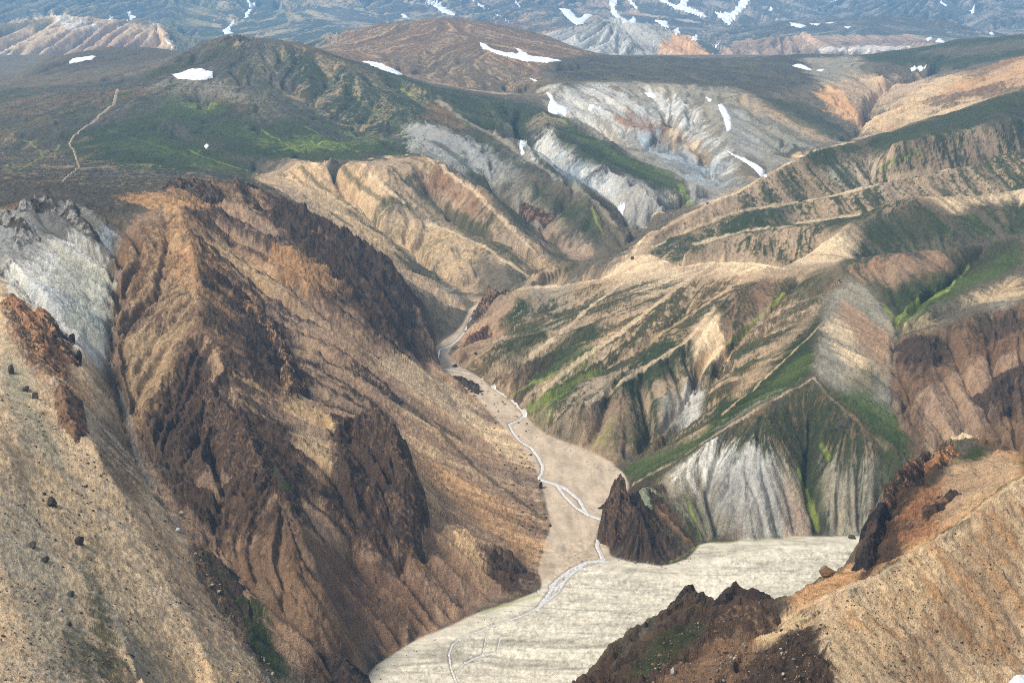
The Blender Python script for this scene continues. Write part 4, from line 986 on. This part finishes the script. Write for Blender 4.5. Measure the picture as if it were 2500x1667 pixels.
MP = plain_material('trodden_path', (.34, .27, .20), .95, .1, .4, .15)
FSN = """562 0,582 4,590 14,577 25,570 41,560 42,562 32,573 20,570 10;long thin snow streak right of the green cone at top left
539 42,541 50,531 62,531 74,539 76,515 80,511 70,522 64;curved snow patch directly above the dark hill summit crag
289 27,300 27,302 36,316 38,312 42,295 47,283 52,296 42;hooked snow patch above the pale badlands at top left
250 40,260 36,261 42,251 47;tiny snow patch left of the hooked one above the badlands
970 -4,988 -4,1020 16,1046 32,1045 37,1018 31;diagonal snow bar just above the brown dome
1082 -4,1095 4,1127 24,1100 15;thin diagonal snow streak right of the snow bar above the brown dome
1132 27,1170 47,1173 53,1140 38;short snow streak just above the right shoulder of the brown dome
920 32,930 32,942 45,925 41;small snow patch at the left shoulder of the brown dome
1176 -4,1184 -4,1198 17,1191 17;small snow wedge cut by the top edge left of centre
1283 19,1308 22,1321 35,1328 46,1345 31,1361 35,1341 52,1328 60,1314 52,1296 35;forked snow patch above the left end of the grey crag ridge
1396 -4,1416 -4,1413 20,1426 38,1441 50,1456 37,1463 45,1456 57,1431 52,1404 33;large hook of snow above the grey crag summit
1436 -4,1448 -4,1467 20,1463 27;narrow snow streak right of the large hook of snow
1501 -4,1526 -4,1541 7,1558 15,1566 -4,1583 -4,1578 15,1606 25,1634 47,1601 37,1554 22;broad branching snowfield above the reddish crag
1633 20,1656 30,1680 31,1696 10,1706 -4,1728 -2,1698 30,1676 60,1656 47;V shaped snowfield between two blue cones
1503 47,1533 49,1536 62,1526 65;snow patch behind the right shoulder of the grey crag
1543 72,1558 62,1563 76,1553 82;small snow patch just above the reddish crag
1586 92,1601 77,1602 91,1593 100;snow wedge right of the reddish crag
1766 15,1775 18,1774 30,1766 26;small oval snow patch on the middle blue cone
1811 52,1830 54,1852 60,1841 65,1821 60;curved snow patch on the left of the far plateau
1851 53,1886 55,1876 60;flat snow sliver on the far plateau rim
1896 53,1921 50,1906 56;thin snow sliver right along the far plateau rim
1938 62,1956 60,1948 67;small snow patch on the middle of the far plateau
1906 3,1931 -3,1921 7;snow patch on the saddle between the blue cones
2154 0,2178 12,2176 17,2160 9;slanting snow patch near the top right of the blue mountain
2231 40,2227 25,2241 10,2238 27;upright snow streak on the far right blue mountain
2126 90,2138 83,2142 89,2131 96;left of two snow patches above the green skyline at right
2146 98,2157 88,2174 99;right of two snow patches above the green skyline at right
378 95,388 94,397 108;snow sliver left of the dark hill skyline
2270 72,2283 74,2283 82,2272 80;small snow patch far right below the blue mountain
1640 106,1656 96,1650 108,1642 112;narrow snow patch at the left foot of the far plateau"""
nFs = fbm(F.X, F.Y, 110, 5, 31); nGs = fbm(G.X, G.Y, 22, 5, 31)
for ln in FSN.splitlines():
    p_, lb = ln.split(';'); T = track(poly(p_), 1e9, True, 8)
    m, _b = raster(T, F, True); m = blur(m, .8)+.32*nFs*(blur(m, 1.5) > .05) > .42
    o = sheet('snow_patch', m, F, ZF, MS, .8, 4)
    if o: o['label'] = lb; o['category'] = 'snow patch'; o['group'] = 'snow patches on the far blue mountains'
on(*nearGP)
NSN = """394 171,425 164,440 158,462 158,490 166,491 177,468 184,446 184,414 182,400 176;broad snow patch on the dark hill below its summit crag;3200
157 142,169 135,195 131,221 128,213 136,187 142,160 146;flat snow patch on the dark ridge at the upper left;4000
468 337,475 329,481 335,474 342;tiny snow patch in the gully at the middle of the green hill;3000
830 140,868 144,897 155,916 166,930 177,904 171,871 158,850 151;slanting snow patch in the hollow between the green hill and the brown dome;3700
1099 98,1113 99,1131 113,1159 121,1185 124,1194 121,1179 108,1199 115,1217 128,1257 133,1293 140,1257 144,1203 141,1149 127,1109 113;long branching snowfield at the foot of the brown dome;4400
1251 209,1267 216,1273 230,1284 241,1307 248,1302 261,1282 265,1260 257,1257 248,1264 230;snow tongue filling the gully left of the white cliffs;3200
1352 241,1365 240,1368 248,1359 257,1351 254;small snow patch on the left of the white cliffs;3300
1374 243,1388 246,1388 251,1375 252;smaller snow patch right beside another on the white cliffs;3300
1478 212,1501 212,1508 221,1503 228,1490 224;snow patch high under the dark rim of the white cliffs;3300
1195 326,1210 324,1211 337,1202 342,1208 357,1199 355,1192 342;snow remnant in the narrow gully between green spurs;2700
1415 473,1435 468,1437 482,1429 493,1419 484;snow patch at the foot of the grey slope above the creek;2300
1213 178,1224 180,1239 189,1224 187;thin snow sliver in the gully above the snow tongue;3400
1617 222,1638 229,1629 236;small snow patch above the tall one on the grey slope;3300
1647 240,1660 239,1669 252,1679 274,1681 293,1671 307,1660 268,1651 252;tall snow patch on the grey slope right of the white cliffs;3300
1653 337,1685 353,1728 372,1757 390,1763 407,1754 411,1728 386,1700 367,1667 347;thin snow ribbon in the creek bed right of the white cliffs;2900
1818 150,1836 147,1851 151,1866 162,1840 158;larger of two snow patches on the dark plateau edge at right;4200
1872 162,1896 158,1887 165;smaller of two snow patches on the dark plateau edge at right;4200
2088 158,2110 150,2133 153,2124 158,2099 162,2096 168;snow patch below the dark slope at the head of the orange valley;4200
2312 1572,2330 1556,2380 1550,2400 1600;snow patch cut by the bottom right corner;600"""
for ln in NSN.splitlines():
    p_, lb, ym = ln.split(';'); T = track(poly(p_), float(ym), True, 8)
    m, _b = raster(T, G, True); m = blur(m, .9)+.30*nGs*(blur(m, 1.5) > .05) > .45
    o = sheet('snow_patch', m, G, Z, MS, .3, 1.6)
    if o: o['label'] = lb; o['category'] = 'snow patch'; o['group'] = 'snow patches on the hills'
o = sheet('river', mw, G, np.where(bedG > .5, bedz(G.Y)-.35, Z), MW, .2, .0)
o['kind'] = 'structure'; o['label'] = 'braided river with sky glint painted into its colour, running down the gravel bed'
mp = np.zeros(Z.shape, np.float32)
for p_ in ('268 205,262 228,258 244,240 254,225 268,195 292,166 316,158 328,170 350,178 372,182 385', '182 385,165 398,140 420'):
    m, _b = raster(track(poly(p_), 3250, False, 12), G, False, 3.4); mp = np.maximum(mp, m)
o = sheet('path', mp+.1*fbm(G.X, G.Y, 20, 3, 6) > .5, G, Z, MP, .25, 0)
if o: o['kind'] = 'structure'; o['label'] = 'worn tan footpath climbing the ash covered hill'
lap('snow, water, path')
# ---------------------------------------------------------------- crags and boulders
def ground(X, Y):
    return sample(Z, (np.log(Y)-V0)/G.dv, (X/Y-U0)/G.du)
def thing(o, label, cat, group=None):
    o['label'] = label; o['category'] = cat
    if group: o['group'] = group
    return o
def biggest(fm):
    "keep the largest connected patch of cells"
    par = []; rows = []; size = []
    def root(a):
        while par[a] != a: a = par[a]
        return a
    prev = []
    for i in range(fm.shape[0]):
        d = np.flatnonzero(np.diff(np.concatenate([[0], fm[i].astype(np.int8), [0]]))); cur = []
        for a, b in zip(d[::2], d[1::2]):
            k = len(par); par.append(k); size.append(b-a); cur.append((a, b, k)); rows.append((i, a, b, k))
            for (pa, pb, pk) in prev:
                if pa < b and a < pb: par[root(k)] = root(pk)
        prev = cur
    tot = {}
    for (i, a, b, k) in rows: r = root(k); tot[r] = tot.get(r, 0)+b-a
    if not tot: return fm
    best = max(tot, key=tot.get); out = np.zeros_like(fm)
    for (i, a, b, k) in rows:
        if root(k) == best: out[i, a:b] = True
    return out
def crag(name, label, spine, slope, cols=('crag', 'dbr', 'brn'), res=.45, rough=1.0, seed=0, group='rock crags standing out of the slopes', cat='rock crag', p=1.0):
    "a rocky fin: steep flanks falling from a jagged spine of photo points (x y Y) into the ground"
    S = []
    for q in spine.split(','):
        a = list(map(float, q.split())); rel = a[2] < 60
        if rel: u, v = hit(a[0], a[1], 700 if 41 <= seed <= 46 else 1e9); z = float(ground(np.array([u*math.exp(v)]), np.array([math.exp(v)]))[0])+a[2]
        else: u, v, z = pt(*a[:3])
        Y = math.exp(v); S.append((u*Y, Y, z))
    S = np.array(S); gz = ground(S[:, 0], S[:, 1]); hmax = max(2.0, (S[:, 2]-gz).max()); R_ = hmax/slope*1.3+6
    x0, y0 = S[:, 0].min()-R_, S[:, 1].min()-R_*1.6; x1, y1 = S[:, 0].max()+R_, S[:, 1].max()+R_
    nx, ny = int((x1-x0)/res)+2, int((y1-y0)/res)+2
    if nx*ny > 260000: k = math.sqrt(nx*ny/260000); nx = int(nx/k); ny = int(ny/k)
    X, Y = np.meshgrid(np.linspace(x0, x1, nx), np.linspace(y0, y1, ny)); H = np.full(X.shape, -1e9)
    wx = X+rough*3.2*fbm(X, Y, 13, 4, seed+1); wy = Y+rough*3.2*fbm(X, Y, 13, 4, seed+2)
    # vertical ribs: the distance from the spine wobbles
    rib = rough*(2.2*ridged(X, Y, 8, 4, seed+3)-1.0)
    for a, b in zip(S[:-1], S[1:]):
        e = b[:2]-a[:2]; L = (e**2).sum()+1e-9; t = np.clip(((wx-a[0])*e[0]+(wy-a[1])*e[1])/L, 0, 1)
        d = np.hypot(wx-a[0]-t*e[0], wy-a[1]-t*e[1]); H = np.maximum(H, a[2]+(b[2]-a[2])*t-slope*np.maximum(d-.8, 0)**p-7*np.maximum(d-(hmax/slope+(2.5 if seed > 40 else 5)), 0))
    H += rib*1.6+rough*1.1*fbm(X, Y, 3.2, 4, seed+5)
    st = 3.2*rough; ph = H/st+1.5*fbm(X, Y, 20, 3, seed+8); H = H+.14*st*np.sin(ph*2*math.pi)/(2*math.pi)*2      # ledges
    g = ground(X, Y); keep = H > g-1.2; H = np.maximum(H, g-2.5)
    fm = (keep[:-1, :-1] | keep[1:, :-1] | keep[:-1, 1:] | keep[1:, 1:])
    fm = biggest(fm)
    fi, fj = np.nonzero(fm)
    if not len(fi): print('crag hidden:', label); return None
    f = np.stack([fi*nx+fj, fi*nx+fj+1, (fi+1)*nx+fj+1, (fi+1)*nx+fj], 1)
    used = np.zeros(X.size, bool); used[f.ravel()] = True; idx = np.cumsum(used)-1
    n1 = fbm(X, Y+H*.5, 11, 5, seed+7)*1.5; n2 = fbm(X+H, Y, 2.2, 3, seed+9)*1.3
    w1 = smooth(n1, -.1, .35)[..., None]; w2 = smooth(n2+n1*.4, .15, .5)[..., None]*.7
    C_ = PAL[cols[0]]*(1-w1)+PAL[cols[1]]*w1; C_ = C_*(1-w2)+PAL[cols[2]]*w2; C_ = C_*(1+.18*n2[..., None])
    co = np.stack([X, Y, H], -1).reshape(-1, 3)[used]
    o = mesh_from(name, co, idx[f], np.clip(C_, .01, 1).reshape(-1, 3)[used], MR)
    return thing(o, label, cat, group)
MR = ground_material('crag_rock', .9, .35, .15, .4, 1.2)
crag('rock_spire', 'pointed dark rock spire on the riverbank where the valleys meet', '1426 1084 887,1433 1106 886,1444 1132 884,1462 1162 880,1486 1204 870,1510 1248 858,1528 1280 849', 4.2, ('crag', 'dbr', 'brn'), .26, 1.5, 1, None, 'rock spire', .88)
crag('rock_outcrop', 'low black rock tongue lying left of the dark spire', '1383 1159 945,1398 1150 943,1416 1146 940', 1.3, ('blk', 'dbr', 'ash'), .4, .6, 2)
crag('rock_outcrop', 'small green capped knob right behind the spire', '1475 1132 3,1490 1125 5,1504 1132 3', 1.2, ('sge', 'ash', 'dgr'), .4, .6, 3)
crag('rock_outcrop', 'dark knobbly outcrop at the left tip of the central ridge', '1122 655 1475,1134 664 1470,1150 668 1468,1172 664 1478', 2.0, ('dbr', 'crag', 'mau'), .6, 1.0, 4)
crag('rock_outcrop', 'brown cliff block at the creek bend below the ridge tip', '1078 772 1362,1096 762 1372,1118 748 1390', 1.6, ('red', 'brn', 'dbr'), .6, .9, 5)
crag('rock_outcrop', 'rough summit crag on the dark green hill', '512 90 3150,528 81 3170,548 79 3170,566 84 3170', .9, ('ash', 'dbr', 'olv'), 1.5, 1.6, 6)
crag('rock_outcrop', 'dark ledge on the rim of the brown massif at its top', '382 420 1300,410 409 1312,446 407 1318,478 412 1318', 1.2, ('dbr', 'ash', 'brn'), .6, 1.0, 7)
crag('rock_outcrop', 'black craggy knob on the massif rim right of the ledge', '556 418 1400,580 425 1400,600 442 1395,596 470 1370', 1.6, ('blk', 'dbr', 'brn'), .6, 1.0, 8)
crag('rock_outcrop', 'grey rugged rock head above the white scree at left', '55 480 7,110 472 9,160 482 9,175 510 6', 1.1, ('ash', 'gry', 'dbr'), .6, 1.0, 9)
crag('rock_outcrop', 'grey rock face at the left edge above the white scree', '-40 505 8,20 510 9,60 530 8,40 570 5', 1.1, ('gry', 'ash', 'dbr'), .6, 1.0, 10)
crag('rock_outcrop', 'grey rib between the white scree head and the blue gully', '185 510 6,205 540 8,225 590 5', 1.2, ('ash', 'gry', 'dbr'), .6, .8, 11)
crag('rock_crag', 'large dark cliff with vertical flutes at the middle of the massif foot', '772 1015 9,800 1000 14,836 990 17,872 995 17,900 1025 15,922 1070 13,934 1120 11', 2.2, ('crag', 'dbr', 'brn'), .4, 1.5, 12)
crag('rock_crag', 'lower buttress under the large fluted cliff', '900 1150 8,928 1185 10,940 1235 8', 2.0, ('dbr', 'crag', 'brn'), .4, 1.0, 13)
crag('rock_crag', 'dark crag nose at the river end of the massif', '1112 1240 862,1150 1256 852,1190 1290 838,1222 1326 824', 1.6, ('blk', 'dbr', 'crag'), .4, .9, 14)
crag('rock_crag', 'black overhanging crag above the narrow river bend', '940 782 1300,962 780 1296,982 792 1288,988 812 1276', 2.6, ('blk', 'dbr', 'brn'), .5, 1.0, 15)
crag('rock_crag', 'tall brown crag tower on the right flank of the massif', '872 624 1392,896 640 1380,910 680 1355,918 730 1330', 1.9, ('dbr', 'crag', 'brn'), .6, 1.3, 16)
crag('rock_crag', 'dark crag cluster high on the right flank of the massif', '780 560 1390,800 590 1375,806 640 1340', 1.9, ('dbr', 'crag', 'rst'), .6, 1.3, 17)
crag('rock_crag', 'small dark teeth along the massif crest near the tan slope', '686 486 1402,706 500 1395,730 520 1385', 1.7, ('dbr', 'blk', 'brn'), .6, 1.1, 18)
crag('rock_crag', 'dark flat topped crag on the crest above the green strip', '860 584 1398,880 582 1400,898 596 1395', 1.8, ('dbr', 'blk', 'crag'), .6, 1.0, 19)
crag('rock_crag', 'long jagged rib down the middle of the brown massif', '565 700 6,600 740 10,640 800 12,662 860 11,668 900 7', 1.8, ('dbr', 'crag', 'org'), .55, 1.3, 20)
crag('rock_crag', 'brown jagged rib right of the middle rib on the massif', '640 640 1200,690 700 1160,740 760 1125', 1.5, ('crag', 'dbr', 'org'), .6, 1.2, 21)
crag('rock_crag', 'broken brown ledge halfway down the right scree of the massif', '815 838 4,860 872 5,895 905 4', 1.0, ('dbr', 'crag', 'mau'), .5, .9, 22)
crag('rock_crag', 'dark buttress beside the gully at the lower middle of the massif', '475 905 9,510 950 12,560 1010 14,600 1080 8', 1.2, ('crag', 'dbr', 'brn'), .5, 1.3, 23)
crag('rock_crag', 'upright dark fin in the gully left of the brown massif', '232 845 915,240 880 900,236 930 878', 2.2, ('blk', 'ash', 'dbr'), .4, .9, 24)
crag('rock_crag', 'rounded dark knob on the lower massif above the bare slope', '605 1095 5,635 1090 7,648 1108 6', 1.4, ('dbr', 'dgr', 'crag'), .45, 1.0, 25)
crag('rock_crag', 'dark foot of the massif beside the pale plain at the bottom', '735 1500 664,775 1502 662,812 1530 655,830 1556 648', 1.4, ('dbr', 'blk', 'crag'), .35, .9, 26)
crag('rock_crag', 'rusty ragged rib on the yellow scree slope at left', '30 700 7,60 745 8,90 795 7,100 835 3', 1.2, ('rst', 'dbr', 'org'), .45, 1.0, 27)
crag('rock_crag', 'brown cone shaped rib low on the yellow scree slope', '145 905 7,152 950 7,168 1000 4', 1.3, ('brn', 'dbr', 'rst'), .4, .8, 28)
crag('rock_crag', 'second rusty rib nearer the white scree on the left slope', '85 722 6,120 765 7,142 812 4', 1.1, ('dbr', 'rst', 'org'), .45, 1.0, 29)
crag('rock_crag', 'dark green speckled rib rising from the gully at the bottom left', '470 1275 4,500 1300 6,545 1360 6,575 1410 4', 1.2, ('dbr', 'dgr', 'crag'), .35, .9, 30)
crag('rock_outcrop', 'dark crag set in the green face below the triangular peak', '1922 972 2.5,1935 966 4.5,1950 970 4,1960 982 2', 1.8, ('ash', 'blk', 'dbr'), .4, .9, 31)
crag('rock_outcrop', 'rusty knob on the ridge above the triangular peak', '1926 640 1275,1940 648 1272,1950 660 1266', 1.6, ('red', 'dbr', 'pch'), .5, .9, 32)
crag('rock_outcrop', 'small dark knob on the pale ridge left of the peak', '1838 772 3,1850 770 4', 1.5, ('ash', 'blk', 'dbr'), .4, .7, 33)
crag('rock_outcrop', 'brown broken outcrop in the ravine at the right', '2085 785 3,2110 790 7,2130 800 5', 1.0, ('dbr', 'crag', 'dbr'), .5, 1.1, 34)
crag('rock_outcrop', 'dark outcrop on the brown slope at the right edge', '2275 905 5,2310 880 8,2352 860 9', .9, ('crag', 'dbr', 'crag'), .5, 1.2, 35)
crag('rock_outcrop', 'red brown rocks on the green spur above the canyon', '1205 475 5,1235 487 7,1262 500 5', .9, ('dbr', 'rst', 'crag'), .8, 1.2, 36)
crag('rock_outcrop', 'dark pile of debris on the left bank below the narrow bend', '1045 868 2,1070 880 3,1098 902 2', .5, ('dbr', 'crag', 'ash'), .5, 1.1, 37)
crag('rock_crag', 'jagged dark ridge with a sharp point in the foreground at lower right', '1300 1600 440,1340 1548 458,1372 1508 468,1402 1478 474,1440 1458 480,1482 1430 485,1500 1425 487,1532 1398 493,1560 1378 497,1580 1342 505,1600 1356 502,1640 1380 496', 1.9, ('crag', 'blk', 'dbr'), .22, .75, 38)
crag('rock_crag', 'rounded dark outcrop against the plain behind the foreground ridge', '1662 1366 520,1672 1350 523,1694 1340 525,1730 1352 524,1765 1362 520', 1.8, ('dbr', 'blk', 'crag'), .22, .6, 39)
crag('rock_crag', 'dark triangular fin below the pale crest at the bottom edge', '1874 1450 441,1880 1468 436,1892 1510 426,1912 1560 414', 2.4, ('blk', 'crag', 'dbr'), .2, .6, 40)
crag('rock_crag', 'brown knobbly ridge between the dark point and the pale crest', '1690 1405 4,1740 1412 4,1775 1425 3', .9, ('crag', 'dbr', 'brn'), .22, .7, 41)
crag('rock_crag', 'black crag at the left end of the orange hill', '1990 1308 5,2002 1262 7,2014 1215 7,2026 1180 6', 1.9, ('blk', 'crag', 'dbr'), .25, .9, 42)
crag('rock_crag', 'dark rusty crag climbing the skyline of the orange hill', '2036 1160 6,2064 1120 7,2096 1085 6,2120 1064 5', 1.5, ('dbr', 'crag', 'rst'), .3, 1.0, 43)
crag('rock_crag', 'rusty block under the green top of the orange hill', '2125 1075 4,2155 1060 5,2186 1035 4', 1.2, ('rst', 'dbr', 'org'), .3, .9, 44)
crag('rock_outcrop', 'pale rounded rock on the very top of the orange hill', '2188 1006 634,2214 997 637,2240 1004 635', 1.4, ('pch', 'tan', 'brn'), .25, .5, 45)
crag('rock_outcrop', 'brown rock band in the middle of the orange slope', '2110 1205 2.5,2150 1172 3,2190 1140 2.5', .8, ('dbr', 'rst', 'crag'), .28, .9, 46)
lap('crags')
import bmesh
def boulder(x, y, wpx, hpx, label, cls='ash', seed=0, ymax=1e9, tilt=0.):
    u, v = hit(x, y, ymax); Y = math.exp(v); X = u*Y; z0 = float(ground(np.array([X]), np.array([Y]))[0]); dpt = CP*Y-SP*(z0-ZC)
    w, h = .8*wpx*dpt/FX/2, hpx*dpt/FX/2*1.15; rg = np.random.default_rng(seed)
    bm = bmesh.new(); bmesh.ops.create_icosphere(bm, subdivisions=5, radius=1); me = bpy.data.meshes.new('boulder'); bm.to_mesh(me); bm.free()
    n = len(me.vertices); P = np.empty(n*3, np.float32); me.vertices.foreach_get('co', P); P = P.reshape(-1, 3)
    N = rg.standard_normal((16, 3)); N /= np.linalg.norm(N, axis=1)[:, None]; hh = rg.uniform(.72, 1.0, 16)
    r = np.min(np.where(P@N.T > .05, hh/np.maximum(P@N.T, .05), 9), axis=1); r = np.clip(r, .5, 1.25)
    r *= 1+.10*fbm(P[:, 0]*9+seed*7, P[:, 1]*9+P[:, 2]*6, 5, 5, seed)
    P = P*r[:, None]; P[:, 0] *= w; P[:, 1] *= (w+h)/2; P[:, 2] *= h
    me.vertices.foreach_set('co', P.ravel()); me.shade_smooth()
    a = me.color_attributes.new('cover', 'FLOAT_COLOR', 'POINT')
    k = fbm(P[:, 0]/w*4, P[:, 1]/w*4+P[:, 2]/h*3, 2, 4, seed)[:, None]
    C_ = np.clip(PAL[cls]*(1+.35*k), .01, 1); a.data.foreach_set('color', np.concatenate([C_, np.ones((n, 1))], 1).astype(np.float32).ravel())
    me.materials.append(MRB); o = link(bpy.data.objects.new('boulder', me)); o.location = (X, Y, z0+h*.45); o.rotation_euler = (0, tilt, rg.uniform(-.3, .3))
    return thing(o, label, 'boulder', 'loose boulders on the slopes')
MRB = ground_material('boulder_stone', .6, .9, .2, .35, .5)
for i, a in enumerate([
 (1899, 1308, 50, 24, 'brown slab boulder perched on the orange ridge before the plain', 'brn', 560, .1),
 (1957, 1236, 20, 11, 'dark boulder on the far edge of the pale plain', 'ash', 9999),
 (74, 1254, 22, 16, 'grey angular boulder, topmost of a row on the lower left scree', 'ash', 900),
 (104, 1290, 18, 16, 'grey rounded boulder just below the topmost of the row on the lower left scree', 'ash', 900),
 (164, 1368, 17, 16, 'grey boulder halfway down the lower left scree', 'ash', 900),
 (139, 1403, 11, 9, 'small pale boulder left of the halfway boulder on the lower left scree', 'gry', 900),
 (158, 1436, 18, 13, 'dark boulder lowest of the row on the lower left scree', 'ash', 900),
 (184, 1252, 22, 24, 'brown rock lump on the orange strip of the lower left scree', 'dbr', 900),
 (120, 1160, 26, 26, 'flat brown rock patch high on the lower left scree', 'dbr', 900),
 (408, 1218, 14, 9, 'pale block lying in the gully beside the brown massif', 'wht', 800),
 (432, 1288, 9, 7, 'small pale block further down the gully beside the massif', 'gry', 800),
 (165, 786, 18, 26, 'black boulder on the white scree near the left edge', 'blk', 1150),
 (182, 830, 14, 30, 'tall black rock at the lower tip of the white scree', 'blk', 1100),
 (27, 856, 17, 22, 'dark boulder at the left edge on the grey green scree', 'ash', 1000),
 (81, 914, 20, 17, 'dark round boulder, lower of a pair on the grey green scree', 'ash', 1000),
 (60, 896, 16, 14, 'dark boulder, upper of a pair on the grey green scree', 'ash', 1000),
 (1242, 1120, 12, 16, 'dark rock at the river fork on the left bank', 'blk', 1200),
 (1263, 1208, 8, 8, 'small dark rock on the left bank below the river fork', 'ash', 1200),
 (1045, 842, 16, 8, 'dark boulder in the gravel at the narrow bend', 'dbr', 1300),
 (1092, 809, 9, 6, 'small dark stone beside the creek at the upper bend', 'dbr', 1400),
 (1208, 508, 12, 9, 'black boulder on the tan spur above the canyon', 'blk', 2100),
 (1452, 596, 10, 9, 'dark stone beside the water in the upper canyon', 'ash', 1900),
 (1625, 468, 8, 5, 'dark stone on the first tan ridge beyond the canyon', 'ash', 2300),
 (2072, 1512, 16, 12, 'small grey rock on the ochre foreground face', 'brn', 600),
 (1545, 1548, 15, 22, 'pale topped boulder low on the dark foreground ridge', 'gry', 520)]):
    boulder(a[0], a[1], a[2], a[3], a[4], a[5], 100+i, a[6], a[7] if len(a) > 7 else 0)
# loose rubble: thousands of small stones on the scree and along the feet of the slopes
def rubble(name, label, regions, cls, seed=3):
    rg = np.random.default_rng(seed); phi = (1+5**.5)/2
    V0_ = np.array([(-1, phi, 0), (1, phi, 0), (-1, -phi, 0), (1, -phi, 0), (0, -1, phi), (0, 1, phi), (0, -1, -phi), (0, 1, -phi), (phi, 0, -1), (phi, 0, 1), (-phi, 0, -1), (-phi, 0, 1)])/1.9
    F0 = np.array([(0, 11, 5), (0, 5, 1), (0, 1, 7), (0, 7, 10), (0, 10, 11), (1, 5, 9), (5, 11, 4), (11, 10, 2), (10, 7, 6), (7, 1, 8), (3, 9, 4), (3, 4, 2), (3, 2, 6), (3, 6, 8), (3, 8, 9), (4, 9, 5), (2, 4, 11), (6, 2, 10), (8, 6, 7), (9, 8, 1)])
    cs, fs_, cl = [], [], []; k = 0
    for P_, n, smin, smax, ym in regions:
        T = track(poly(P_), ym, True); A = np.array(T); got = 0
        uu = rg.uniform(A[:, 0].min(), A[:, 0].max(), n*4); vv = rg.uniform(A[:, 1].min(), A[:, 1].max(), n*4)
        ok = inpoly(T, uu, vv) & (fbm(uu*np.exp(vv), np.exp(vv), 25, 3, seed) > rg.uniform(-.5, .5, n*4)); uu, vv = uu[ok][:n], vv[ok][:n]; n = len(uu)
        Y = np.exp(vv); X = uu*Y; z = ground(X, Y); sz = smin+(smax-smin)*rg.random(n)**4
        vs_ = V0_[None]*rg.uniform(.6, 1.3, (n, 12, 1))*sz[:, None, None]*rg.uniform(.6, 1.3, (n, 1, 3))
        a = rg.uniform(0, 6.28, n); c, s_ = np.cos(a)[:, None], np.sin(a)[:, None]
        x_ = vs_[..., 0]*c-vs_[..., 1]*s_; y_ = vs_[..., 0]*s_+vs_[..., 1]*c
        cs.append(np.stack([x_+X[:, None], y_+Y[:, None], vs_[..., 2]*.8+z[:, None]+sz[:, None]*.2], -1).reshape(-1, 3))
        fs_.append((F0[None]+(np.arange(n)*12+k)[:, None, None]).reshape(-1, 3)); k += n*12
        pc = np.stack([PAL[q] for q in cls]); q = rg.integers(0, len(cls), n); cl.append(np.repeat(pc[q]*rg.uniform(.6, 1.3, (n, 1)), 12, axis=0))
    o = mesh_from(name, np.concatenate(cs), np.concatenate(fs_), np.concatenate(cl), MRB); o.data.shade_flat(); o['kind'] = 'stuff'; o['label'] = label
rubble('rubble', 'loose stones strewn over the lower scree slopes and the valley floor edges', [
 ('0 900,250 960,430 1290,620 1568,0 1568', 1500, .2, 1.0, 1000), ('400 1150,440 1280,600 1540,640 1560,520 1380,440 1180', 500, .3, 1.6, 800),
 ('860 1520,1240 1350,1240 1390,900 1560,820 1568', 500, .12, .5, 900), ('1010 830,1100 870,1240 1000,1260 1200,1200 1220,1090 920', 500, .3, 1.6, 1400),
 ('1400 1270,1540 1290,1620 1250,1640 1265,1540 1310,1390 1292', 160, .15, .7, 1000), ('1400 1568,1600 1420,1900 1400,1900 1568', 900, .15, .8, 560),
 ('1900 1400,2352 1130,2352 1568,1960 1568', 1500, .1, .55, 600), ('1230 980,1400 1055,1440 1110,1400 1110,1300 1040', 250, .15, .6, 1300)], ['dbr', 'gtn', 'brn', 'brn', 'ash'])
lap('boulders')
# ---------------------------------------------------------------- haze
def haze():
    x0, x1, y0, y1, z0, z1 = -9500, 9500, -300, 15000, -60, float(max(ZF.max(), ZC)+60)
    co = np.array([(x, y, z) for z in (z0, z1) for y in (y0, y1) for x in (x0, x1)], float)
    f = np.array([[0, 2, 3, 1], [4, 5, 7, 6], [0, 1, 5, 4], [2, 6, 7, 3], [0, 4, 6, 2], [1, 3, 7, 5]])
    m = bpy.data.materials.new('valley_air'); m.use_nodes = True; nt = m.node_tree; nt.nodes.clear()
    v = nt.nodes.new('ShaderNodeVolumePrincipled'); v.inputs['Color'].default_value = (.36, .67, 1, 1); v.inputs['Density'].default_value = HAZE; v.inputs['Anisotropy'].default_value = .0
    o_ = nt.nodes.new('ShaderNodeOutputMaterial'); nt.links.new(v.outputs[0], o_.inputs['Volume'])
    o = mesh_from('haze', co, f, None, m); o.data.shade_flat(); o['kind'] = 'stuff'; o['label'] = 'thin blue haze over the far mountains'
HAZE = 6.2e-5
haze()
lap('done')
